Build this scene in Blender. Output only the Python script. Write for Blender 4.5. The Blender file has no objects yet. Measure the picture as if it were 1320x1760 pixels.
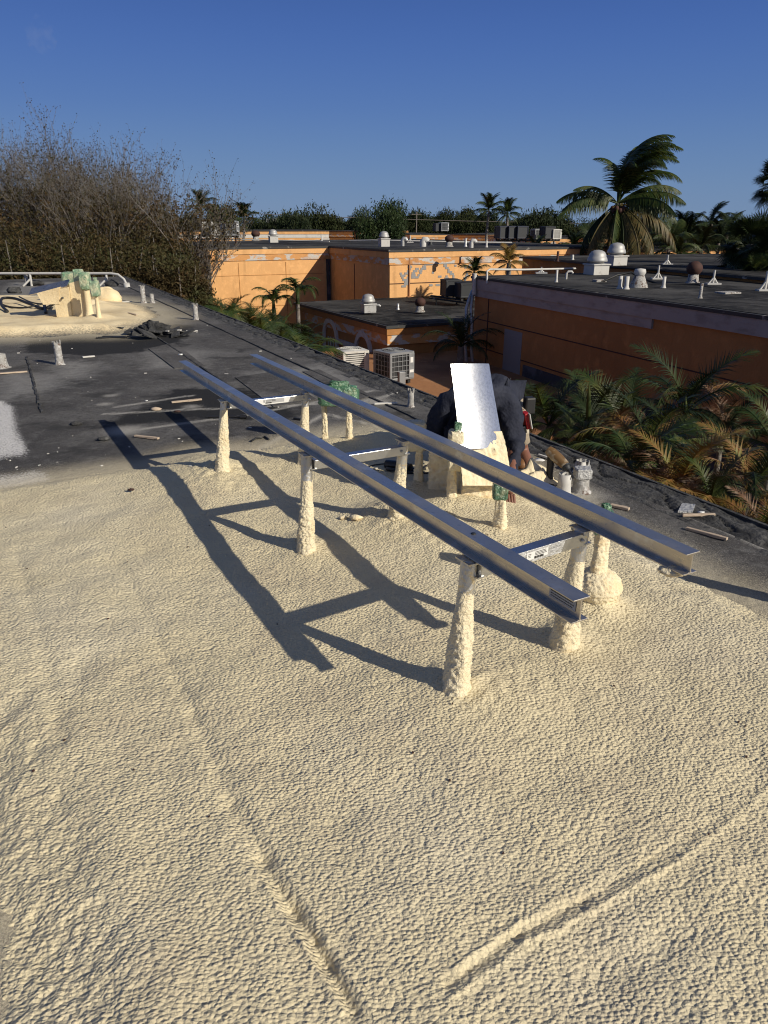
import bpy, bmesh, math, random
import numpy as np
from mathutils import Vector, Matrix, Euler, Quaternion
random.seed(7)
S=bpy.context.scene
COL=S.collection
R=math.radians
# ------------------------------------------------------------------ camera, sky, sun, exposure
H=1.65; FP=1271.0; PITCH=math.atan(495/FP); CP,SP=math.cos(PITCH),math.sin(PITCH)
cd=bpy.data.cameras.new('camera'); cam=bpy.data.objects.new('camera',cd); COL.objects.link(cam)
cam.location=(0,0,H); cam.rotation_euler=(math.pi/2-PITCH,0,0)
cd.sensor_fit='VERTICAL'; cd.sensor_height=36; cd.sensor_width=27; cd.lens=26.0; cd.clip_end=4000; cd.clip_start=.05
S.camera=cam
S.render.resolution_x=768; S.render.resolution_y=1024
SUN_EL=28.8; SUN_AZ=125.0     # azimuth clockwise from +Y
W=bpy.data.worlds.new('World'); S.world=W; W.use_nodes=True
nt=W.node_tree; nt.nodes.clear()
sk=nt.nodes.new('ShaderNodeTexSky'); sk.sky_type='NISHITA'; sk.sun_disc=False
sk.sun_elevation=R(SUN_EL); sk.sun_rotation=R(SUN_AZ); sk.air_density=1.0; sk.dust_density=.2; sk.ozone_density=2.0; sk.altitude=0
SKY=.08   # strength
def wn(t,**k):
    n=nt.nodes.new(t)
    for a,v in k.items(): setattr(n,a,v)
    return n
tcw=wn('ShaderNodeTexCoord'); sep=wn('ShaderNodeSeparateXYZ'); nt.links.new(tcw.outputs['Generated'],sep.inputs[0])
cr=wn('ShaderNodeValToRGB'); cr.color_ramp.interpolation='B_SPLINE'; e=cr.color_ramp.elements
for pos,c in ((0,(.155,.255,.430)),(.06,(.125,.230,.440)),(.13,(.080,.175,.440)),(.23,(.043,.115,.405)),(.42,(.034,.070,.19)),(1,(.032,.052,.115))):
    el=e.new(pos) if pos not in(0,1) else e[0 if pos==0 else -1]; el.position=pos; el.color=(*[v for v in c],1)
nt.links.new(sep.outputs[2],cr.inputs[0])
sdot=wn('ShaderNodeVectorMath',operation='DOT_PRODUCT'); nt.links.new(tcw.outputs['Generated'],sdot.inputs[0])
_a=math.radians(SUN_AZ); _e=math.radians(SUN_EL); sdot.inputs[1].default_value=(math.sin(_a)*math.cos(_e),math.cos(_a)*math.cos(_e),math.sin(_e))
mx=wn('ShaderNodeMath',operation='MAXIMUM'); nt.links.new(sdot.outputs['Value'],mx.inputs[0]); mx.inputs[1].default_value=0
pw=wn('ShaderNodeMath',operation='POWER'); nt.links.new(mx.outputs[0],pw.inputs[0]); pw.inputs[1].default_value=3.0
gl=wn('ShaderNodeVectorMath',operation='SCALE'); gl.inputs[0].default_value=(.22,.20,.16); nt.links.new(pw.outputs[0],gl.inputs['Scale'])
ad=wn('ShaderNodeVectorMath',operation='ADD'); nt.links.new(cr.outputs[0],ad.inputs[0]); nt.links.new(gl.outputs[0],ad.inputs[1])
sc=wn('ShaderNodeVectorMath',operation='SCALE'); sc.inputs['Scale'].default_value=1/SKY; nt.links.new(ad.outputs[0],sc.inputs[0])
mxw=wn('ShaderNodeMix',data_type='RGBA'); mxw.inputs[0].default_value=.92; nt.links.new(sk.outputs[0],mxw.inputs[6]); nt.links.new(sc.outputs[0],mxw.inputs[7])
bg=wn('ShaderNodeBackground'); bg.inputs[1].default_value=SKY
wo=wn('ShaderNodeOutputWorld'); nt.links.new(mxw.outputs[2],bg.inputs[0]); nt.links.new(bg.outputs[0],wo.inputs[0])
sd=bpy.data.lights.new('sun','SUN'); sd.energy=4.6; sd.angle=R(.5); sd.color=(1,.915,.77)
sun=bpy.data.objects.new('sun',sd); COL.objects.link(sun)
SDIR=Vector((math.sin(R(SUN_AZ))*math.cos(R(SUN_EL)),math.cos(R(SUN_AZ))*math.cos(R(SUN_EL)),math.sin(R(SUN_EL))))
sun.rotation_euler=SDIR.to_track_quat('Z','Y').to_euler(); sun.location=(8,-6,12)
S.view_settings.view_transform='Standard'; S.view_settings.look='None'; S.view_settings.gamma=1; S.view_settings.exposure=0.0
S.render.engine='CYCLES'; S.cycles.filter_width=1.1

# ------------------------------------------------------------------ survey helpers: photo sight lines to real points
def ray(px,py):
    a=(px-660)/FP; b=(880-py)/FP
    return Vector((a,CP+b*SP,-SP+b*CP))
def P(px,py,z=0.0):
    r=ray(px,py); return Vector((0,0,H))+r*((z-H)/r.z)
def PY(px,py,Y):
    r=ray(px,py); return Vector((0,0,H))+r*(Y/r.y)
AZ=R(26.4)
U=Vector((-math.sin(AZ),math.cos(AZ),0)); V=Vector((math.cos(AZ),math.sin(AZ),0))
def AB(a,b,z=0.0): return V*a+U*b+Vector((0,0,z))
EDGE=3.745
GZ=-6.4

# ------------------------------------------------------------------ numpy noise
def _h(ix,iy,s):
    n=(ix.astype(np.int64)*374761393+iy.astype(np.int64)*668265263+s*1442695041)&0xffffffff
    n=((n^(n>>13))*1274126177)&0xffffffff
    return (n^(n>>16))&0xffff
def perlin(x,y,s=0):
    x0=np.floor(x);y0=np.floor(y);fx=x-x0;fy=y-y0
    u=fx*fx*fx*(fx*(fx*6-15)+10);v=fy*fy*fy*(fy*(fy*6-15)+10)
    def g(ix,iy,dx,dy):
        a=_h(ix,iy,s)*(2*math.pi/65536); return np.cos(a)*dx+np.sin(a)*dy
    n00=g(x0,y0,fx,fy);n10=g(x0+1,y0,fx-1,fy);n01=g(x0,y0+1,fx,fy-1);n11=g(x0+1,y0+1,fx-1,fy-1)
    return ((n00*(1-u)+n10*u)*(1-v)+(n01*(1-u)+n11*u)*v)*1.5
def fbm(x,y,s=0,o=3):
    r=0;a=1;
    for i in range(o): r=r+a*perlin(x*2**i,y*2**i,s+i*17); a*=.5
    return r
def worley(x,y,s=0):
    x0=np.floor(x).astype(np.int64);y0=np.floor(y).astype(np.int64); best=np.full(x.shape,9.0,np.float32)
    for i in(-1,0,1):
        for j in(-1,0,1):
            cx=x0+i;cy=y0+j; px=cx+_h(cx,cy,s)/65536.0; py=cy+_h(cx,cy,s+101)/65536.0
            best=np.minimum(best,(px-x)**2+(py-y)**2)
    return np.sqrt(best)
def sstep(x,a,b):
    t=np.clip((x-a)/(b-a),0,1); return t*t*(3-2*t)
def segd(x,y,p,q):
    px,py=p[0],p[1];dx,dy=q[0]-px,q[1]-py
    t=np.clip(((x-px)*dx+(y-py)*dy)/(dx*dx+dy*dy),0,1)
    return np.hypot(x-px-t*dx,y-py-t*dy)
def polysd(x,y,pts):        # + inside
    d=np.full(x.shape,1e9);ins=np.zeros(x.shape,bool);n=len(pts)
    for i in range(n):
        p,q=pts[i],pts[(i+1)%n]
        d=np.minimum(d,segd(x,y,p,q))
        c=((p[1]>y)!=(q[1]>y)); 
        if abs(q[1]-p[1])>1e-9:
            xi=(q[0]-p[0])*(y-p[1])/(q[1]-p[1])+p[0]; ins^=(c&(x<xi))
    return np.where(ins,d,-d)

# ------------------------------------------------------------------ object helpers
def tag(o,label=None,cat=None,group=None,kind=None):
    if label:o['label']=label
    if cat:o['category']=cat
    if group:o['group']=group
    if kind:o['kind']=kind
    return o
def empty(name,loc,label,cat,rz=0,group=None):
    o=bpy.data.objects.new(name,None); COL.objects.link(o); o.location=loc; o.rotation_euler=(0,0,rz); o.empty_display_size=.1
    return tag(o,label,cat,group)
def link(name,me,parent=None):
    o=bpy.data.objects.new(name,me); COL.objects.link(o)
    if parent: o.parent=parent
    return o
def npmesh(name,co,faces,mats,smooth=True,attrs=None,tri=False):
    me=bpy.data.meshes.new(name); k=faces.shape[1]
    me.vertices.add(len(co)); me.vertices.foreach_set('co',co.astype(np.float32).ravel())
    me.loops.add(faces.size); me.loops.foreach_set('vertex_index',faces.astype(np.int32).ravel())
    me.polygons.add(len(faces)); me.polygons.foreach_set('loop_start',np.arange(0,faces.size,k,dtype=np.int32))
    me.polygons.foreach_set('loop_total',np.full(len(faces),k,dtype=np.int32))
    me.update(calc_edges=True)
    if smooth: me.polygons.foreach_set('use_smooth',np.ones(len(faces),bool))
    for m in (mats if isinstance(mats,list) else [mats]): me.materials.append(m)
    for n,a in (attrs or {}).items():
        at=me.attributes.new(n,'FLOAT','POINT'); at.data.foreach_set('value',a.astype(np.float32).ravel())
    me.validate(); return me
class MB:
    def __init__(s): s.v=[];s.f=[];s.sm=[]
    def add(s,vs,fs,smooth=False):
        n=len(s.v); s.v+= [tuple(v) for v in vs]; s.f+=[tuple(i+n for i in f) for f in fs]; s.sm+=[smooth]*len(fs); return s
    def box(s,c,d,rz=0,M=None,bev=0):
        c=Vector(c); hx,hy,hz=d[0]/2,d[1]/2,d[2]/2
        m=(Matrix.Rotation(rz,3,'Z') if M is None else M)
        if bev<=0:
            vs=[c+m@Vector((x*hx,y*hy,z*hz)) for z in(-1,1) for y in(-1,1) for x in(-1,1)]
            return s.add(vs,[(0,2,3,1),(4,5,7,6),(0,1,5,4),(2,6,7,3),(0,4,6,2),(1,3,7,5)])
        bm=bmesh.new(); bmesh.ops.create_cube(bm,size=1)
        for v in bm.verts: v.co=Vector((v.co.x*d[0],v.co.y*d[1],v.co.z*d[2]))
        bmesh.ops.bevel(bm,geom=list(bm.edges),offset=bev,segments=2,affect='EDGES',profile=.5)
        bm.verts.index_update()
        s.add([c+m@v.co for v in bm.verts],[[v.index for v in f.verts] for f in bm.faces]); bm.free(); return s
    def tube(s,pts,r,n=8,cap=True,smooth=True):
        pts=[Vector(p) for p in pts]; k=len(pts)
        rr=r if isinstance(r,(list,tuple)) else [r]*k
        vs=[];prev=None
        for i,p in enumerate(pts):
            t=(pts[min(i+1,k-1)]-pts[max(i-1,0)]).normalized()
            if prev is None:
                a=Vector((0,0,1)) if abs(t.z)<.9 else Vector((1,0,0)); x=t.cross(a).normalized()
            else: x=(prev-t*prev.dot(t)).normalized()
            prev=x; y=t.cross(x)
            for j in range(n):
                an=2*math.pi*j/n; vs.append(p+(x*math.cos(an)+y*math.sin(an))*rr[i])
        fs=[(i*n+j,i*n+(j+1)%n,(i+1)*n+(j+1)%n,(i+1)*n+j) for i in range(k-1) for j in range(n)]
        s.add(vs,fs,smooth)
        if cap: s.add(vs[:n],[tuple(range(n))[::-1]]); s.add(vs[-n:],[tuple(range(n))])
        return s
    def lathe(s,c,prof,n=20,smooth=True,M=None):
        c=Vector(c);vs=[]
        for r,z in prof:
            for j in range(n):
                an=2*math.pi*j/n; q=Vector((r*math.cos(an),r*math.sin(an),z)); vs.append(c+(M@q if M else q))
        k=len(prof)
        s.add(vs,[(i*n+j,i*n+(j+1)%n,(i+1)*n+(j+1)%n,(i+1)*n+j) for i in range(k-1) for j in range(n)],smooth)
        return s
    def prism(s,poly,z0,z1):
        n=len(poly); vs=[(p[0],p[1],z0) for p in poly]+[(p[0],p[1],z1 if len(p)<3 else p[2]) for p in poly]
        return s.add(vs,[tuple(range(n))[::-1],tuple(range(n,2*n))]+[(i,(i+1)%n,(i+1)%n+n,i+n) for i in range(n)])
    def mesh(s,name,mat):
        me=bpy.data.meshes.new(name); me.from_pydata(s.v,[],s.f); 
        for m in (mat if isinstance(mat,list) else [mat]): me.materials.append(m)
        me.polygons.foreach_set('use_smooth',s.sm); me.update(); return me
    def build(s,name,mat,parent=None,**k): return tag(link(name,s.mesh(name,mat),parent),**k)
def wcopy(o,loc=None,rz=None,label=None,group=None,scale=None):
    c=o.copy(); COL.objects.link(c)
    if loc is not None:c.location=loc
    if rz is not None:c.rotation_euler.z=rz
    if scale:c.scale=(scale,)*3 if not isinstance(scale,tuple) else scale
    if label:c['label']=label
    if group:c['group']=group
    for ch in o.children:
        d=ch.copy(); COL.objects.link(d); d.parent=c
        for g in ch.children: e=g.copy(); COL.objects.link(e); e.parent=d
    return c

# ------------------------------------------------------------------ materials
def mat(name,col,rough=.8,metal=0,var=(),bump=(),spec=.5,coord='obj',attr=()):
    """var: (scale, colour, lo, hi, detail[,stretch]) mixes; bump: (scale, dist, detail) ; attr: (attribute, colour, noise scale, softness)"""
    m=bpy.data.materials.new(name); m.use_nodes=True; t=m.node_tree; N=t.nodes; L=t.links
    b=N['Principled BSDF']; b.inputs['Roughness'].default_value=rough; b.inputs['Metallic'].default_value=metal
    b.inputs['Specular IOR Level'].default_value=spec
    if coord=='obj': tc=N.new('ShaderNodeTexCoord').outputs['Object']
    else: tc=N.new('ShaderNodeNewGeometry').outputs['Position']
    def noise(sc,det=4,stretch=None,rg=.55,kind='n'):
        src=tc
        if stretch:
            mp=N.new('ShaderNodeMapping'); mp.inputs['Scale'].default_value=stretch[:3]
            if len(stretch)>3: mp.inputs['Rotation'].default_value=(0,0,stretch[3])
            L.new(tc,mp.inputs[0]); src=mp.outputs[0]
        if kind=='v':
            n=N.new('ShaderNodeTexVoronoi'); n.inputs['Scale'].default_value=sc; L.new(src,n.inputs[0]); return n.outputs['Distance']
        n=N.new('ShaderNodeTexNoise'); n.inputs['Scale'].default_value=sc; n.inputs['Detail'].default_value=det; n.inputs['Roughness'].default_value=rg
        L.new(src,n.inputs['Vector']); return n.outputs['Fac']
    def mix(fac,a,bcol):
        x=N.new('ShaderNodeMix'); x.data_type='RGBA'; L.new(fac,x.inputs[0])
        if isinstance(a,tuple): x.inputs[6].default_value=(*a,1)
        else: L.new(a,x.inputs[6])
        x.inputs[7].default_value=(*bcol,1); return x.outputs[2]
    def mr(src,lo,hi):
        x=N.new('ShaderNodeMapRange'); x.inputs[1].default_value=lo;x.inputs[2].default_value=hi; L.new(src,x.inputs[0]); return x.outputs[0]
    c=col
    for v in var:
        c=mix(mr(noise(v[0],v[4] if len(v)>4 else 4,v[5] if len(v)>5 else None),v[2],v[3]),c,v[1])
    for an,ac,sc,soft in attr:
        a=N.new('ShaderNodeAttribute'); a.attribute_name=an
        ad=N.new('ShaderNodeMath'); ad.operation='ADD'; L.new(a.outputs['Fac'],ad.inputs[0]); L.new(noise(sc,5,None,.7),ad.inputs[1])
        c=mix(mr(ad.outputs[0],1-soft,1+soft),c,ac)
    if isinstance(c,tuple): b.inputs['Base Color'].default_value=(*c,1)
    else: L.new(c,b.inputs['Base Color'])
    prev=None
    for bp in bump:
        n=N.new('ShaderNodeBump'); n.invert=len(bp)>4; n.inputs['Distance'].default_value=bp[1]; n.inputs['Strength'].default_value=1
        L.new(noise(bp[0],bp[2] if len(bp)>2 else 4,bp[3] if len(bp)>3 else None,.6,bp[4] if len(bp)>4 else 'n'),n.inputs['Height'])
        if prev: L.new(prev,n.inputs['Normal'])
        prev=n.outputs[0]
    if prev: L.new(prev,b.inputs['Normal'])
    m['_x']=1
    return m
M={}
FO=(.70,.61,.405)
M['foam']=mat('foam',FO,.75,0,var=[(3.0,(.60,.515,.35),.50,.72,5),(.9,(.71,.635,.46),.5,.7,3),(60,(.62,.53,.37),.6,.75,2)],
   bump=[(72,.0065,3,(1,1.5,1,.35),'v'),(130,.0035,3),(26,.008,3)],coord='pos',attr=[('thin',(.10,.10,.095),90,.18)],spec=.25)
M['foam_post']=mat('foam_on_post',(.79,.69,.48),.75,0,var=[(14,(.76,.60,.36),.5,.7,4)],bump=[(75,.006,3)],spec=.25)
M['foam_sleeve']=mat('foam_sleeve',(.79,.695,.49),.75,0,var=[(14,(.74,.62,.40),.5,.7,4)],bump=[(95,.010,3)],spec=.25)
M['alu_dusty']=mat('foam_dusted_aluminium',(.60,.60,.59),.45,.85,var=[(60,(.72,.62,.43),.52,.60,5),(6,(.50,.49,.46),.5,.7,4)],bump=[(80,.003,3)])
M['foam_far']=mat('foam_far',(.80,.67,.43),.8,0,var=[(2.0,(.62,.49,.29),.45,.7,5),(9,(.74,.6,.37),.5,.7,3)],bump=[(30,.01,4)],coord='pos',attr=[('thin',(.10,.10,.095),30,.2)],spec=.25)
M['cap']=mat('cap_sheet',(.074,.070,.067),.93,0,var=[(1.1,(.15,.146,.14),.46,.68,6),(.45,(.045,.043,.042),.5,.66,5),(7,(.13,.127,.122),.52,.72,6),(150,(.24,.235,.23),.56,.74,2),(2.3,(.045,.044,.042),.56,.66,8),(30,(.05,.048,.046),.55,.7,3)],
   bump=[(230,.004,2),(12,.012,4)],coord='pos',
   attr=[('wet',(.018,.018,.018),6,.12),('grey',(.22,.215,.205),9,.3),('gravel',(.66,.65,.63),60,.08),('dust',(.52,.50,.45),120,.3),('spray',(.60,.53,.38),150,.3),('rust',(.10,.035,.03),4,.3)],spec=.3)
M['tar']=mat('tar_edge',(.05,.05,.05),.9,0,var=[(20,(.12,.12,.115),.5,.7,5),(5,(.02,.02,.02),.5,.65,4)],bump=[(40,.02,5),(8,.03,3)],coord='pos')
M['alu']=mat('mill_aluminium',(.62,.62,.61),.33,1,var=[(9,(.50,.51,.53),.45,.7,5,(1,1,1))],bump=[(300,.0006,2)])
def brushed():
    m=M['alu_beam']=mat('beam_aluminium',(.64,.585,.51),.33,.93,var=[(4,(.54,.50,.44),.42,.68,6),(7,(.70,.68,.64),.58,.66,7,(1,1,1)),(40,(.42,.42,.43),.60,.72,3)],bump=[(60,.0004,2)])
    t=m.node_tree; n=t.nodes.new('ShaderNodeTexNoise'); n.inputs['Scale'].default_value=14; n.inputs['Detail'].default_value=6
    r=t.nodes.new('ShaderNodeMapRange'); r.inputs[1].default_value=.35; r.inputs[2].default_value=.7; r.inputs[3].default_value=.26; r.inputs[4].default_value=.46
    t.links.new(n.outputs['Fac'],r.inputs[0]); t.links.new(r.outputs[0],t.nodes['Principled BSDF'].inputs['Roughness'])
brushed()
M['galv']=mat('galvanised',(.62,.63,.64),.25,1,var=[(60,(.53,.545,.56),.45,.60,3)],bump=[(90,.0003,1)])
M['galv_dull']=mat('galvanised_dull',(.50,.50,.49),.5,.6,var=[(12,(.35,.34,.33),.5,.7,5)])
M['white_paint']=mat('white_paint',(.52,.51,.48),.6,0,var=[(9,(.42,.40,.37),.55,.7,6)])
M['flaky']=mat('flaking_coating',(.33,.32,.30),.8,0,var=[(11,(.12,.08,.06),.52,.60,6),(25,(.50,.49,.47),.52,.64,5)],bump=[(30,.012,4)])
M['black']=mat('black_rubber',(.018,.018,.018),.55,0)
M['black_gloss']=mat('black_plastic',(.02,.02,.022),.3,0)
M['rust']=mat('rusted_metal',(.07,.03,.022),.8,.2,var=[(20,(.05,.03,.025),.5,.65,5)])
M['green_dark']=mat('dark_green_film',(.07,.15,.09),.22,0,var=[(25,(.20,.30,.20),.5,.62,5),(9,(.42,.42,.28),.60,.7,4)],bump=[(28,.02,4),(70,.006,3)],spec=.7)
M['green_pale']=mat('pale_green_film',(.24,.34,.22),.3,0,var=[(6,(.55,.56,.38),.46,.6,5),(14,(.16,.32,.2),.55,.66,4)],bump=[(12,.03,4)],spec=.6)
M['plastic_green']=mat('green_masking_film',(.085,.20,.115),.22,0,var=[(18,(.20,.34,.23),.5,.62,5),(7,(.45,.48,.32),.58,.7,4)],bump=[(28,.02,4),(70,.006,3)],spec=.7)
M['film_foamed']=mat('foam_dusted_film',(.74,.66,.46),.4,0,var=[(10,(.45,.55,.40),.56,.66,5)],bump=[(22,.02,5)],spec=.6)
M['film_clear']=mat('clear_film',(.45,.45,.44),.25,0,bump=[(40,.02,4)],spec=.7)
M['wood']=mat('offcut_wood',(.50,.40,.30),.8,0,var=[(30,(.35,.26,.18),.5,.7,4,(1,8,8))])
M['pale']=mat('pale_offcut',(.62,.60,.55),.8,0)
OR=(.72,.40,.165)
def stucco(name,c,c2,pale=.60):
    return mat(name,c,.9,0,var=[(.35,c2,.42,.7,5),(1.0,tuple(x*.72 for x in c),.56,.75,6,(2.2,2.2,.25)),(3,tuple(x*1.12 for x in c),.5,.7,4),(.8,tuple(x*.6 for x in c),.66,.74,7,(1.5,1.5,.12))],bump=[(14,.01,5)])
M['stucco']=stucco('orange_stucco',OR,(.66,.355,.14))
M['stucco2']=stucco('orange_stucco_shaded',(.40,.185,.058),(.33,.15,.045))  # darker copy of the orange stucco, shade of the walls put into its colour
M['cornice']=mat('peeling_cornice',(.60,.30,.11),.9,0,var=[(1.6,(.52,.49,.45),.50,.54,7,(1,1,2.5)),(.9,(.45,.20,.07),.55,.7,5)],bump=[(10,.02,4)])
M['white_trim']=mat('white_trim',(.60,.58,.54),.85,0,var=[(1.8,(.45,.42,.38),.5,.7,6)],bump=[(12,.01,4)])
M['fascia']=mat('grey_lilac_fascia',(.34,.305,.28),.85,0,var=[(2,(.25,.22,.195),.5,.7,6,(1,1,3)),(.7,(.40,.37,.34),.5,.7,4)],bump=[(9,.01,4)])
M['patch']=mat('grey_mortar_patch',(.27,.27,.27),.9,0,bump=[(20,.01,4)])
M['bluedark']=mat('blue_black',(.045,.05,.06),.8,0,var=[(2,(.10,.11,.13),.5,.65,6)],bump=[(10,.02,5)])
M['roof_far']=mat('weathered_roof',(.036,.035,.034),.95,0,spec=.15,var=[(.35,(.085,.083,.08),.46,.62,8),(.25,(.015,.015,.015),.50,.58,6),(2.5,(.07,.068,.065),.52,.64,6,(1,3,1)),(1.2,(.02,.02,.02),.55,.64,7)],bump=[(6,.02,4)],coord='pos')
M['roof_orange']=mat('orange_coated_roof',(.36,.165,.065),.85,0,var=[(.5,(.25,.105,.04),.45,.65,6),(1.5,(.44,.22,.10),.55,.7,5)],bump=[(7,.02,4)],coord='pos')
M['roof_lip']=mat('roof_edge_metal',(.035,.035,.035),.7,0,var=[(3,(.30,.28,.25),.62,.68,6)])
M['glass']=mat('dark_window_glass',(.02,.025,.03),.08,0,spec=.8)
M['ac_white']=mat('ac_cream_steel',(.58,.57,.53),.45,.0,var=[(6,(.45,.43,.38),.5,.7,5)])
M['ac_grey']=mat('ac_grey_steel',(.24,.25,.26),.45,.1,var=[(6,(.19,.20,.21),.5,.7,4)])
M['ac_dark']=mat('ac_fin_dark',(.035,.038,.042),.6,.3)
M['ac_navy']=mat('ac_navy_steel',(.02,.025,.045),.5,.1)
M['sticker']=mat('white_sticker',(.72,.72,.70),.4,0)
M['ink']=mat('printed_ink',(.03,.03,.03),.5,0)
M['grey_print']=mat('grey_print',(.40,.40,.40),.5,0)
M['bark']=mat('grey_bark',(.16,.14,.12),.9,0,var=[(8,(.28,.26,.23),.5,.7,5)],bump=[(20,.02,4)])
M['twig']=mat('pale_twig',(.17,.15,.13),.9,0)
M['leaf_brown']=mat('olive_brown_leaf',(.050,.038,.014),.7,0,var=[(1.4,(.080,.046,.018),.45,.65,4),(.5,(.045,.052,.018),.5,.65,3)],spec=.2)
M['leaf_green']=mat('green_leaf',(.018,.036,.009),.6,0,var=[(1.2,(.036,.052,.014),.45,.65,4)],spec=.25)
M['leaf_dark']=mat('dark_green_leaf',(.014,.024,.008),.65,0,var=[(.6,(.030,.038,.012),.45,.65,4)],spec=.2)
M['leaf_far']=mat('far_olive_leaf',(.024,.032,.012),.8,0,var=[(.3,(.045,.046,.018),.45,.65,4)],spec=.1)
M['palm_green']=mat('palm_green',(.024,.044,.008),.5,0,var=[(3,(.06,.068,.013),.45,.65,4)],spec=.3)
M['palm_olive']=mat('palm_olive',(.075,.062,.016),.5,0,var=[(3,(.12,.075,.02),.48,.65,4)],spec=.3)
M['palm_dark']=mat('palm_dark',(.016,.028,.008),.5,0,var=[(2,(.034,.045,.012),.45,.65,4)],spec=.2)
M['palm_yellow']=mat('palm_yellow',(.17,.095,.018),.5,0,var=[(4,(.12,.12,.02),.45,.62,4),(7,(.20,.09,.03),.5,.65,3)],spec=.4)
M['palm_dry']=mat('palm_dry',(.12,.06,.028),.6,0,var=[(5,(.30,.22,.15),.5,.65,4)],spec=.4)
M['ground']=mat('soil_ground',(.055,.050,.038),.95,0,var=[(.2,(.045,.06,.025),.45,.6,5),(.02,(.09,.085,.07),.5,.6,3)],coord='pos')
M['navy']=mat('navy_cotton',(.018,.021,.036),.85,0,var=[(9,(.030,.034,.052),.45,.7,4)],bump=[(9,.03,3),(300,.001,1)],spec=.3)
M['khaki']=mat('khaki_cloth',(.36,.30,.22),.9,0,var=[(12,(.50,.45,.35),.5,.65,5)],bump=[(14,.02,3)])
M['skin']=mat('skin',(.22,.10,.065),.5,0,bump=[(60,.002,3)])
M['boot']=mat('brown_leather',(.22,.105,.04),.55,0,var=[(14,(.12,.06,.03),.5,.65,4)])
M['red']=mat('red_plastic',(.42,.02,.025),.35,0)
M['hair']=mat('dark_hair',(.015,.012,.01),.6,0)
M['drill_y']=mat('dusty_amber_plastic',(.15,.085,.03),.5,0,var=[(20,(.35,.30,.22),.5,.65,5)])

# ------------------------------------------------------------------ ground and own roof
g=MB(); g.add([(-1500,-300,GZ),(1500,-300,GZ),(1500,2500,GZ),(-1500,2500,GZ)],[(0,1,2,3)])
g.build('ground',M['ground'],kind='structure')

foam_px=[(-700,905),(-300,862),(0,834),(100,818),(200,803),(260,795),(330,775),(450,765),(560,745),(650,735),(740,742),(880,778),(925,832),(990,885),(1100,935),(1210,995),(1320,1040),(1600,1130)]
FPOLY=[tuple(P(*q)[:2]) for q in foam_px]+[(3.3,1.4),(3.3,-1.5),(-1.1,-1.5),(-1.12,.5)]+[tuple(P(*q)[:2]) for q in [(-60,1760),(-70,1600),(-80,1450),(-100,1330),(-150,1250)]]+[(-4.4,2.0)]
FFAR=[tuple(P(*q)[:2]) for q in [(-500,600),(-100,586),(0,583),(60,582),(130,577),(200,577),(255,562),(290,545),(262,528),(205,513),(150,508),(60,510),(-50,512),(-500,520)]]

POSTS={'L1':(-1.128,4.91),'L2':(-.418,3.647),'L3':(.263,2.347),'R1':(-.631,5.177),'R2':(.062,4.02),'R3':(.75,2.68)}
mounds=[(POSTS['L1'],.05,.13),(POSTS['L2'],.04,.14),(POSTS['L3'],.03,.10),(POSTS['R1'],.04,.16),(POSTS['R2'],.07,.22),(POSTS['R3'],.04,.12),
 ((.95,2.98),.10,.10),((.28,3.75),.05,.2),((.22,4.55),.04,.15),((.41,4.24),.03,.12),((.63,3.79),.03,.12),((.55,4.3),.03,.2),((-1.15,4.7),.05,.35),((.45,2.3),.03,.2)]
ridges=[]  # (p,q,amp,width)
def rp(l,a,w):
    if isinstance(a,list):
        for i in range(len(l)-1): rp(l[i:i+2],a[i],w)
        return
    pts=[P(*q) for q in l]
    for i in range(len(pts)-1): ridges.append((pts[i],pts[i+1],a,w))
rp([(180,960),(225,1010),(290,1150),(335,1245),(400,1400),(455,1500),(505,1590),(560,1680),(610,1770)],[-.003,-.005,-.007,-.007,-.010,-.010,-.009,-.008],.030)
rp([(420,1470),(460,1550),(520,1650),(590,1765)],[.003,.007,.009],.009)
rp([(440,1462),(480,1545),(540,1640),(612,1765)],[-.002,-.005,-.006],.009)
rp([(470,1470),(502,1540),(562,1640),(636,1765)],[.002,.005,.006],.014)
rp([(30,960),(70,1100),(110,1290)],-.005,.03)
rp([(150,1150),(90,1290)],-.007,.05)
rp([(775,1745),(900,1650),(1010,1590),(1170,1500),(1260,1425),(1340,1350)],[.006,.007,.006,.004,.003],.010)
rp([(765,1720),(890,1630),(1000,1570),(1120,1500),(1220,1430)],[-.006,-.006,-.004,-.002],.009)
rp([(780,1692),(890,1612),(960,1570),(1040,1520)],[.005,.004,.002],.009)
rp([(1040,1700),(1180,1620)],-.008,.05)
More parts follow.
